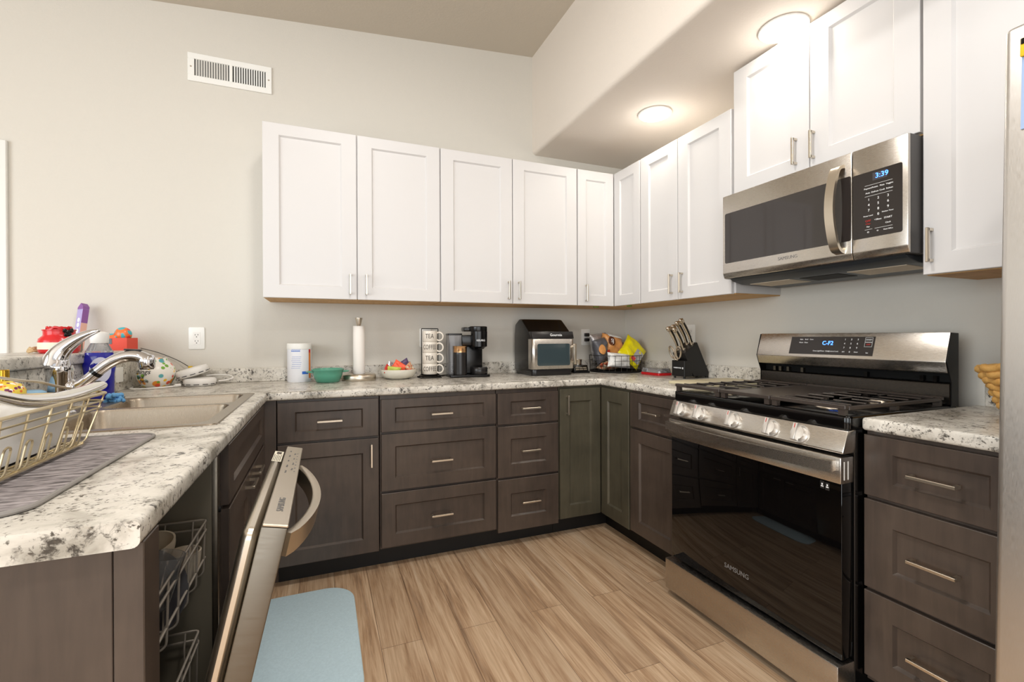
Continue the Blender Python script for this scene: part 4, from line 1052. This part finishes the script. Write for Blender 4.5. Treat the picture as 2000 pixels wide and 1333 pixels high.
G().lathe([(0, .318), (.011, .318), (.013, .325), (.020, .358), (.0205, .364), (0, .364)], n=26).obj('finial', M['nickel'], ph)
g = G().lathe([(.008, .0378), (.033, .0378), (.0335, .040), (.0325, .314), (.031, .316), (.008, .316), (.008, .0378)], n=36); o = g.obj('paper_towel_roll', M['paper'], loc=(-1.978, -.150, ZT), ang=50)
o.parent = None; tag(o, 'nearly used-up white paper towel roll on the steel holder', 'paper towel')
sbw = G().lathe(bowl_prof(.108, .056, .004, .52), n=44).obj('snack_bowl', M['cream_w'], loc=(-1.752, -.150, ZT), ang=60); tag(sbw, 'shallow off-white bowl filled with bright snack packets', 'bowl')
def pillow(w_, h_, d_, seed, n=14):
    rnd = random.Random(seed); g = G(); vs = []; fs = []
    ph_ = [rnd.uniform(0, 6) for _ in range(6)]
    for s in (1, -1):
        o_ = len(vs)
        for i in range(n+1):
            for j in range(n+1):
                u = -1+2*i/n; v = -1+2*j/n
                b = (max(0, 1-u**4))**.5*(max(0, 1-v**4))**.6
                wob = 1+.16*math.sin(5*u+ph_[0])*math.sin(4*v+ph_[1])+.10*math.sin(9*v+ph_[2]+3*u)
                pinch = 1-.12*(1-abs(v))*0-.10*(abs(u)**2)*(1-v*v)
                vs.append((w_/2*u*(1-.10*(1-v*v)*abs(u)), s*d_/2*b*wob, h_/2*v*pinch))
        for i in range(n):
            for j in range(n): fs.append((o_+i*(n+1)+j, o_+(i+1)*(n+1)+j, o_+(i+1)*(n+1)+j+1, o_+i*(n+1)+j+1))
    bm = bmesh.new(); b_ = [bm.verts.new(v) for v in vs]
    for f in fs: bm.faces.new([b_[q] for q in f])
    bmesh.ops.remove_doubles(bm, verts=bm.verts, dist=1e-5); g.bmadd(bm); return g
pk = [('redprintbag', 'red and white snack packet', (-.068, -.02, .066), (62, 20, 70)), ('greenbag', 'green and cream snack packet at the front', (-.036, -.055, .060), (70, 8, 10)),
      ('coralbag', 'coral snack packet leaning across the middle', (.002, -.020, .082), (52, 34, -8)), ('purplebag', 'purple-edged snack packet at the back', (.036, .012, .090), (40, -30, 20)),
      ('packs', 'tan snack packet on the right', (.066, -.010, .074), (30, -20, 60)), ('silverbag', 'dark silver snack packet at the back left', (-.030, .03, .080), (60, 20, 30))]
for i, (mt, lab_, (dx, dy, dz), (a, b, c_)) in enumerate(pk):
    o = pillow(.085, .060, .022, i+3).obj('snack_packet', M[mt]); o.location = (-1.752+dx, -.150+dy, ZT+dz-.012); o.rotation_euler = (R(a-50), R(b), R(c_))
    tag(o, lab_+' in the off-white bowl', 'snack', 'snack packets in the bowl')
# stacked mugs in a wire tower
MX, MY = -1.560, -.150
mt_ = thing('mug_stand', 'black wire stand holding a tower of four cream mugs', 'mug stand', (MX, MY, ZT), 0)
g = G(); r_ = .0025
for s in (-1, 1):
    g.tube([(s*.0515, 0, .016), (s*.0515, 0, .302)], r_, 6)
g.tube([(-.0515, 0, .302), (.0515, 0, .302)], r_, 6)
g.tube([(.055*math.cos(R(15*i)), .055*math.sin(R(15*i)), .018) for i in range(24)], r_, 6, True)
g.tube(fillet([(-.068, -.060, .003), (.060, -.060, .003), (.060, .060, .003), (-.068, .060, .003)], .01, closed=True), .003, 6, True)
for s in (-1, 1):
    for q in (-1, 1): g.tube([(s*.056, q*.054, .003), (s*.052, q*.05, .012)], r_, 6)
g.tube([(-.055, 0, .0178), (.055, 0, .0178)], r_, 6); g.tube([(0, -.055, .0178), (0, .055, .0178)], r_, 6)
g.obj('frame', M['blackmat'], mt_)
def mug(i, word, lab_):
    r = thing('mug', lab_, 'mug', (MX, MY, ZT+.0212+.0668*i), -26, 'cream mugs in the wire stand')
    G().lathe([(0, 0), (.042, 0), (.0455, .003), (.0465, .060), (.0455, .0660), (.0425, .0662), (.042, .006), (0, .005)], n=36).obj('cup', M['mug'], r, ang=50)
    g = G(); g.tube(smooth([(.043, 0, .052), (.058, 0, .058), (.076, 0, .050), (.083, 0, .032), (.076, 0, .014), (.058, 0, .007), (.043, 0, .013)], 5), .0048, 8); g.obj('handle', M['mug'], r)
    t = G(); n0 = 0; t.text(word, .040, (0, 0, 0), depth=.0004, sx=.62 if len(word) > 3 else .75)
    for q in range(len(t.v)):
        x_, y_, z_ = t.v[q]; a = R(-78)+x_/.047; rad = .0472-y_*.3; t.v[q] = (rad*math.cos(a), rad*math.sin(a), .033+z_)
    t.obj('lettering', M['ink'], r)
for i, (wd, pos) in enumerate((('COFFEE', 'bottom'), ('TEA', 'second from the bottom'), ('COFFEE', 'second from the top'), ('TEA', 'top'))):
    mug(i, wd, 'cream %s mug, %s of the mug tower' % (wd, pos))
# pod coffee maker
km = thing('coffee_maker', 'black single-cup pod coffee maker beside the mug tower', 'coffee maker', (-1.325, -.185, ZT), -4)
G().prism(rrect(-.128, .128, -.075, .085, .02, 5), 0, .016, 'z', .003, 2).obj('base', M['appl'], km)
g = G(); g.box(-.035, .095, .0, .075, .016, .195, .008, 3); g.box(-.045, .105, -.03, .08, .195, .262, .008, 3); g.obj('column', M['appl'], km)
hd = G(); hd.lathe([(0, .175), (.030, .175), (.036, .183), (.050, .190), (.052, .284), (0, .284)], (.062, -.040, 0), 36); hd.obj('brew_head', M['appl'], km, ang=50)
hd = km.children[-1]
g = G(); g.lathe([(0, .2845), (.055, .2845), (.056, .290), (.056, .312), (.053, .316), (0, .316)], (.058, -.036, 0), 36); g.box(-.03, .058, -.03, .06, .2845, .312, .006, 2); g.obj('lid', M['appl'], km)
t = G(); t.text('KEURIG', .0165, (0, 0, 0), depth=.0004)
for q in range(len(t.v)):
    x_, y_, z_ = t.v[q]; a = R(-90)+x_/.052; rad = .0524-y_*.3; t.v[q] = (.062+rad*math.cos(a), -.040+rad*math.sin(a), .228+z_)
t.obj('lettering', M['print'], hd)
G().lathe([(0, .0165), (.050, .0165), (.052, .020), (.052, .056), (.049, .060), (0, .060)], (.068, -.020, 0), 36).obj('drip_tray', M['applgrey'], km, ang=50)
tk = G(); tk.prism(rrect(-.128, -.040, -.02, .08, .018, 5), .017, .262, 'z', .002, 1); tk.obj('water_tank', M['smoke'], km)
G().prism(rrect(-.130, -.038, -.022, .082, .018, 5), .2625, .272, 'z', .002, 1).obj('tank_lid', M['applgrey'], km)
fr_ = G(); fr_.lathe([(0, .0165), (.041, .0165), (.042, .018)]+[(.042+(.0012 if i % 2 else 0), .020+.0065*i) for i in range(21)]+[(.042, .155), (0, .155)], (-.058, -.0345, 0), 36); fo = fr_.obj('milk_frother', M['applgrey'], km, ang=25)
G().lathe([(0, .1552), (.0425, .1552), (.0425, .190), (.045, .194), (0, .195)], (-.058, -.0345, 0), 36).obj('frother_collar', M['rosegold'], fo)
g = G(); g.tube(smooth([(-1.425, -.13, ZT+.012), (-1.45, -.09, ZT+.006), (-1.48, -.06, ZT+.004), (-1.50, -.03, ZT+.03)], 6), .0035, 8); o = g.obj('power_cord', M['blackmat'], km); o.matrix_parent_inverse = km.matrix_basis.inverted()
# toaster oven / air fryer
af = thing('toaster_oven', 'black and steel toaster oven with a sloped top and a glass door', 'toaster oven', (-.800, -.175, ZT), 0)
hw = .150
g = G(); sidep = [(-.150, .018), (.130, .018), (.135, .05), (.135, .265), (.122, .338), (.055, .370), (-.005, .366), (-.110, .292), (-.150, .248)]
g.prism(sidep, -hw, hw, 'x', .014, 4); g.obj('housing', M['appl'], af, ang=50)
G().prism(rrect(-hw+.004, hw-.004, -.162, .130, .03, 6), 0, .0415, 'z', .004, 2).obj('base', M['applgrey'], af)
fp_ = G(); fp_.prism(rrect(-hw-.001, hw+.001, -.170, -.09, .020, 6), .042, .236, 'z', .002, 1); fd_ = fp_.obj('door', M['steelh'], af, ang=50)
G().prism(rrect(-hw+.034, hw-.032, .064, .205, .012, 5), -.1712, -.168, 'y').obj('window', M['fryglass'], fd_)
g = G(); g.box(hw-.020, hw-.002, -.206, -.190, .070, .204, .003, 2); 
for z in (.085, .188): g.box(hw-.016, hw-.006, -.192, -.169, z-.006, z+.006)
g.obj('handle', M['nickel'], fd_)
cpn = G(); cpn.prism([(-.169, .237), (-.155, .284), (-.09, .284), (-.09, .237)], -hw+.001, hw-.001, 'x', .004, 2); cpp = cpn.obj('control_panel', M['applgrey'], af)
nn = Vector((0, -.958, .286)); uu = Vector((0, .286, .958))
t = G(); t.text('Gourmia', .024, Vector((.02, -.162, .2605))+nn*.0008, Y=uu); t.obj('lettering', M['print'], cpp)
# kitchen scale with a steel cup
ks = thing('kitchen_scale', 'small black kitchen scale right of the toaster oven', 'scale', (-.520, -.170, ZT), -8)
G().box(-.060, .060, -.070, .070, .0, .012, .003, 2).obj('base', M['blackmat'], ks)
G().prism([(-.062, .012), (-.045, .052), (.055, .052), (.055, .012)], -.052, .052, 'x', .003, 2).obj('housing', M['appl'], ks)
g = G()
for i in range(2):
    for q in range(3): g.box(-.040+.028*q, -.016+.028*q, -.0605+.006*i, -.0585+.006*i, .020+.012*i, .028+.012*i)
g.obj('buttons', M['nickel'], ks)
g = G().lathe([(0, 0), (.028, 0), (.031, .034), (.0325, .036), (.0325, .039), (.029, .038), (.026, .004), (0, .003)], n=28); tag(g.obj('measuring_cup', M['nickel'], loc=(-.522, -.165, ZT+.0522), ang=50), 'small steel measuring cup on the kitchen scale', 'cup')
# wire basket of snack bags in the corner
BX, BY = -.235, -.205
wb = thing('wire_basket', 'round black wire basket full of snack bags in the corner', 'basket', (BX, BY, ZT))
g = G(); rb, rt = .178, .184
g.lathe([(0, .002), (rb, .002), (rb+.003, .004), (rb+.003, .010), (rb, .012), (0, .008)], n=48)
g.obj('base', M['blackmat'], wb); g = G()
for z, r_ in ((.118, rt), (.082, rb+.004), (.046, rb+.002)): g.tube([(r_*math.cos(R(7.5*i)), r_*math.sin(R(7.5*i)), z) for i in range(48)], .0016 if z < .1 else .0022, 6, True)
for i in range(28):
    a = R(360/28*i+4); g.tube([(rb*math.cos(a), rb*math.sin(a), .011), (rt*math.cos(a), rt*math.sin(a), .118)], .0014, 5)
g.obj('wire_wall', M['rackdark'], wb)
def bag(mat, label, w_, h_, d_, loc, rot, seed, deco=None):
    o = pillow(w_, h_, d_, seed, 18).obj('snack_bag', M[mat], ang=60); o.location = (BX+loc[0], BY+loc[1], ZT+loc[2]); o.rotation_euler = tuple(R(a) for a in rot)
    tag(o, label, 'snack bag', 'snack bags in the wire basket')
    if deco:
        for (kind, mt, x_, z_, sx_, sz_, *tx) in deco:
            g = G()
            if kind == 'oval':
                pts = [(x_+sx_*math.cos(2*math.pi*i/24), z_+sz_*math.sin(2*math.pi*i/24)) for i in range(24)]
                # drape over the bag front
            else: pts = rrect(x_-sx_, x_+sx_, z_-sz_, z_+sz_, min(sx_, sz_)*.3, 4)
            def yb(px, pz):
                u = min(1, abs(2*px/w_)); v = min(1, abs(2*pz/h_)); return -d_/2*math.sqrt(max(0, 1-u**4))*max(0, 1-v**4)**.6*1.12-.003
            cxm = sum(p[0] for p in pts)/len(pts); czm = sum(p[1] for p in pts)/len(pts)
            ringv = []; K = 5
            for q in range(K, 0, -1): ringv += [(cxm+(p[0]-cxm)*q/K, yb(cxm+(p[0]-cxm)*q/K, czm+(p[1]-czm)*q/K), czm+(p[1]-czm)*q/K) for p in pts]
            n_ = len(pts); fs = []
            for q in range(K-1):
                for i in range(n_): fs.append((q*n_+i, q*n_+(i+1) % n_, (q+1)*n_+(i+1) % n_, (q+1)*n_+i))
            fs.append(tuple((K-1)*n_+i for i in range(n_))); g.add(ringv, fs)
            d_o = g.obj('printed_patch', M[mt], o, ang=60)
            if tx:
                t = G(); t.text(tx[0], sz_*1.1, (x_, yb(x_, z_)-.003, z_)); t.obj('lettering', M['print'], d_o)
    return o
bag('orangebag', 'orange and white snack bag standing tall at the back of the basket', .185, .19, .09, (.015, .060, .170), (-14, 10, 8), 21, [('oval', 'brown', -.045, .030, .028, .036, 'SJ'), ('rect', 'whitebag', .0, .080, .065, .014), ('rect', 'brown', .068, -.02, .012, .06)])
bag('yellowbag', 'bright yellow snack bag leaning at the front right of the basket', .19, .19, .07, (.092, -.075, .140), (-26, 42, -12), 22, [('rect', 'silverbag', .036, -.030, .034, .050), ('rect', 'redprintbag', .012, -.066, .018, .012)])
bag('whitebag', 'crumpled white snack bag at the front of the basket', .19, .10, .06, (-.052, -.118, .085), (-10, 6, 0), 23)
bag('greybag', 'grey snack bag at the left of the basket', .14, .17, .07, (-.115, .005, .150), (-8, -10, 20), 24, [('oval', 'orangebag', -.030, .010, .030, .035), ('rect', 'redplastic', .035, -.02, .022, .014)])
bag('packs', 'tan printed snack bag lying low in the basket', .18, .10, .05, (-.06, -.02, .045), (70, 0, 10), 25)
bag('brownbag', 'dark brown snack bag low at the right side of the basket', .15, .10, .05, (.09, .03, .055), (60, 8, -20), 26)
bag('silverbag', 'silver see-through bag at the back of the basket', .17, .20, .07, (-.055, .118, .172), (-6, -6, 14), 27)
# clear clamshell on a red tray
rt_ = thing('snack_tray', 'red plastic tray with a clear lid beside the knife block', 'tray', (-.165, -.545, ZT), -90)
G().prism(rrect(-.075, .105, -.055, .055, .012, 4), 0, .016, 'z', .003, 2).obj('tray', M['redplastic'], rt_)
G().prism([(-.070, .0165), (.100, .0165), (.090, .045), (-.060, .045)], -.050, .050, 'y', .004, 2).obj('lid', M['smoke'], rt_)
# knife block, facing the camera side of the counter
kb = thing('knife_block', 'black slanted knife block with steel-handled knives on the right counter', 'knife block', (-.123, -.817, ZT), -90)
KW = .052
g = G(); g.prism([(-.020, .012), (.092, .012), (.096, .035), (.006, .214), (-.088, .150), (-.060, .092)], -KW, KW, 'x', .002, 1)
# profile above is (depth, height): front is negative
blk = g.obj('block', M['knifeblock'], kb)
G().box(-KW-.001, KW+.001, -.092, -.030, .012, .106, .002, 1).obj('front_box', M['knifeblock'], kb)
t = G(); t.text('FARBERWARE', .0105, (-.004, -.0926, .062)); t.box(.036, .043, -.0928, -.0923, .056, .067); t.obj('lettering', M['print'], kb)
for sx in (-.04, .04):
    for sy in (-.08, .09): G().cyl((sx, sy, 0), (sx, sy, .0125), .007).obj('foot', M['black'], kb)
ax = Vector((0, -.485, .875)).normalized()      # knives lean towards the front
def knife(x, t_, L, label, w_=.0135):
    # slot on the slanted top face between (-.092,.150) and (.010,.232)
    b = Vector((x, -.088+.094*t_, .150+.064*t_))+Vector((0, -.627*0, .0))
    r = thing('knife', label, 'knife', tuple(kb.matrix_basis @ b), 0, 'knives in the block', (0, 0, R(-90)))
    pts = smooth([Vector((0, 0, .001)), ax*(L*.12)+Vector((0, 0, 0)), ax*(L*.35)+Vector((0, .004, 0)), ax*(L*.65)+Vector((0, .003, 0)), ax*(L*.88)+Vector((0, -.001, 0)), ax*L+Vector((0, -.006, -.002))], 4)
    k = len(pts); rr_ = [w_*(.95-.25*math.sin(math.pi*min(1, i/(k*.55))))+(.0035 if i > k*.8 else 0) for i in range(k)]
    g = G(); g.tube(pts, rr_, 12, flat=(1, .75)); g.sphere(pts[-1], rr_[-1]*.98, 12, 8, .75, 1, .6); h = g.obj('handle', M['knifehandle'], r, ang=80)
    g = G(); g.tube([p+Vector((.0062, 0, 0)) for p in pts[3:-4]], [q*.45 for q in rr_[3:-4]], 8); g.obj('grip_inlay', M['black'], r, ang=80)
for x, t_, L, lb_ in ((-.030, .30, .150, 'long steel-handled knife at the lower left of the block'), (-.030, .62, .140, 'steel-handled knife at the left, second row of the block'), (.012, .34, .140, 'steel-handled knife in the middle of the front row of the block'),
                      (-.008, .80, .150, 'steel-handled knife in the back row of the block, left of the tallest'), (.030, .82, .165, 'tallest steel-handled knife at the back of the block')):
    knife(x, t_, L, lb_)
sc = thing('kitchen_scissors', 'steel-looped kitchen scissors stuck in the front of the knife block', 'scissors', tuple(kb.matrix_basis @ Vector((-.004, -.100, .114))), 0, None, (R(12), 0, R(-90)))
for s in (-1, 1):
    g = G(); pts = [(s*.024+.021*math.cos(a)*1.0+s*.0, 0, .040+.036*math.sin(a)) for a in [2*math.pi*i/26 for i in range(26)]]
    pts = [(p[0]*math.cos(s*.25)+(p[2]-.0)*math.sin(s*.25)*.9-s*.006, p[1], p[2]) for p in pts]
    g.tube(pts, .0052, 8, True); g.tube([(s*.006, 0, -.006), (s*.015, 0, .010)], .006, 8); g.obj('finger_loop', M['knifehandle'], sc)
cb = thing('cutting_board', 'pale cutting board lying beside the range below the knife block', 'cutting board', (-.255, -1.165, ZT))
G().prism(rrect(-.215, .215, -.142, .142, .015, 5), .0005, .013, 'z', .002, 2).obj('board', M['pale'], cb)
# woven basket half behind the fridge
wk = thing('woven_basket', 'woven straw basket on the counter, half hidden by the fridge', 'basket', (-.190, -2.328, ZT))
g = G()
for i in range(8):
    z = .012+.0195*i; rx = .084+.0080*i; pts = []
    for q in range(60):
        a = 2*math.pi*q/60; rr_ = rx+.0045*math.sin(q*math.pi/2.5+i*math.pi*.5); pts.append((rr_*math.cos(a)*.78, rr_*math.sin(a), z+.003*math.sin(q*math.pi/2.5)+(.007*math.cos(2*a) if i > 5 else 0)))
    g.tube(pts, .0125, 8, True)
g.lathe([(0, .0), (.08, .0), (.08, .012), (0, .012)], n=30, sx=.78)
g.obj('weave', M['straw'], wk, ang=60)

# ---------------------------------------------------------------- wall fittings
def outlet(label, loc, deg, plugs=0):
    r = thing('power_outlet', label, 'outlet', loc, deg)
    g = G(); g.prism(rrect(-.037, .037, -.060, .060, .006, 4), -.006, -.0002, 'y', .0015, 2); g.obj('cover_plate', M['wplate'], r)
    G().prism(rrect(-.017, .017, -.034, .034, .002, 3), -.0075, -.006, 'y').obj('receptacle', M['plastic'], r)
    t = G()
    for z in (.017, -.017):
        t.box(-.0075, -.0055, -.0082, -.0074, z-.002, z+.006); t.box(.0055, .0075, -.0082, -.0074, z-.001, z+.006); t.cyl((0, -.0074, z-.009), (0, -.0082, z-.009), .0025, n=10)
    t.obj('slots', M['slot'], r)
    for i in range(plugs):
        z = (.018, -.020)[i]; G().box(-.016, .016, -.036, -.0076, z-.012, z+.012, .004, 2).obj('plug', M['applgrey'], r)
outlet('white outlet on the bare wall left of the canister', (-2.812, 0, 1.162), 0)
outlet('white outlet half hidden behind the mug tower', (-1.558, 0, 1.160), 0)
outlet('white outlet with two dark plugs behind the snack basket', (-.358, 0, 1.160), 0, 2)
outlet('white outlet on the right wall behind the knife block', (0, -.697, 1.178), -90)
o = G().prism(rrect(-.037, .037, -.035, .035, .004, 4), -.005, -.0002, 'y').obj('wall_plate', M['wplate'], loc=(-3.063, -.285, .992), rot=(0, 0, R(90))); tag(o, 'small pale wall plate on the speckled panel under the bar ledge', 'wall plate')
vt = thing('air_vent', 'white louvred air vent high on the back wall', 'vent', (-2.6425, 0, 2.6410))
g = G(); g.box(-.2035, .2035, -.010, -.0005, -.0765, .0765, .004, 2)
g = G(); 
for a in ((-.2035, .2035, .045, .0765), (-.2035, .2035, -.0765, -.045), (-.2035, -.172, -.045, .045), (.172, .2035, -.045, .045), (-.008, .008, -.045, .045)): g.box(a[0], a[1], -.010, -.0005, a[2], a[3], .002, 1)
g.obj('frame', M['wplate'], vt)
G().box(-.173, .173, -.0022, -.0006, -.046, .046).obj('backing', M['slot'], vt)
for i in range(26):
    x = -.163+.0121*(i+.0) if i < 13 else .018+.0121*(i-13)
    T = Matrix.Translation((x, -.006, 0)) @ Matrix.Rotation(R(38 if i < 13 else -38), 4, 'Z')
    G().box(-.0045, .0045, -.0005, .0005, -.045, .045, T=T).obj('louvre', M['wplate'], vt)
g = G()
for s in (-1, 1): g.cyl((s*.188, -.0112, 0), (s*.188, -.010, 0), .004, n=10)
g.obj('screw', M['nickel'], vt)

# ---------------------------------------------------------------- recessed ceiling lamps
def lamp(label, x, y, z, grp='ceiling lamps'):
    r = thing('ceiling_lamp', label, 'ceiling lamp', (x, y, z), 0, grp)
    G().lathe([(.084, -.0012), (.093, -.0012), (.095, -.0025), (.094, -.008), (.087, -.011), (.084, -.010)], n=44).obj('trim_ring', M['paint_trim'], r, ang=50)
    l = bpy.data.lights.new('lamp_glow', 'POINT'); l.energy = 1.2; l.color = (1.0, .955, .90); l.shadow_soft_size = .05
    lo = bpy.data.objects.new('lamp_glow', l); C.objects.link(lo); lo.parent = r; lo.location = (0, 0, -.11)
    G().lathe([(0, -.024), (.03, -.0232), (.06, -.0195), (.078, -.014), (.0838, -.009), (.0838, -.0015), (0, -.0015)], n=44).obj('diffuser', M['lamp'], r, ang=50)
lamp('round ceiling lamp in the soffit near the corner', -.385, -.822, 2.457)
lamp('round ceiling lamp in the soffit over the microwave cabinet', -.378, -1.628, 2.457)

# ---------------------------------------------------------------- floor mat
o = thing('floor_mat', 'pale blue cushioned floor mat in front of the sink', 'mat', (-2.270, -1.095, 0))
G().prism(rrect(-.222, .222, -.385, .385, .125, 10), .0004, .013, 'z', .006, 3).obj('pad', M['softblue'], o)
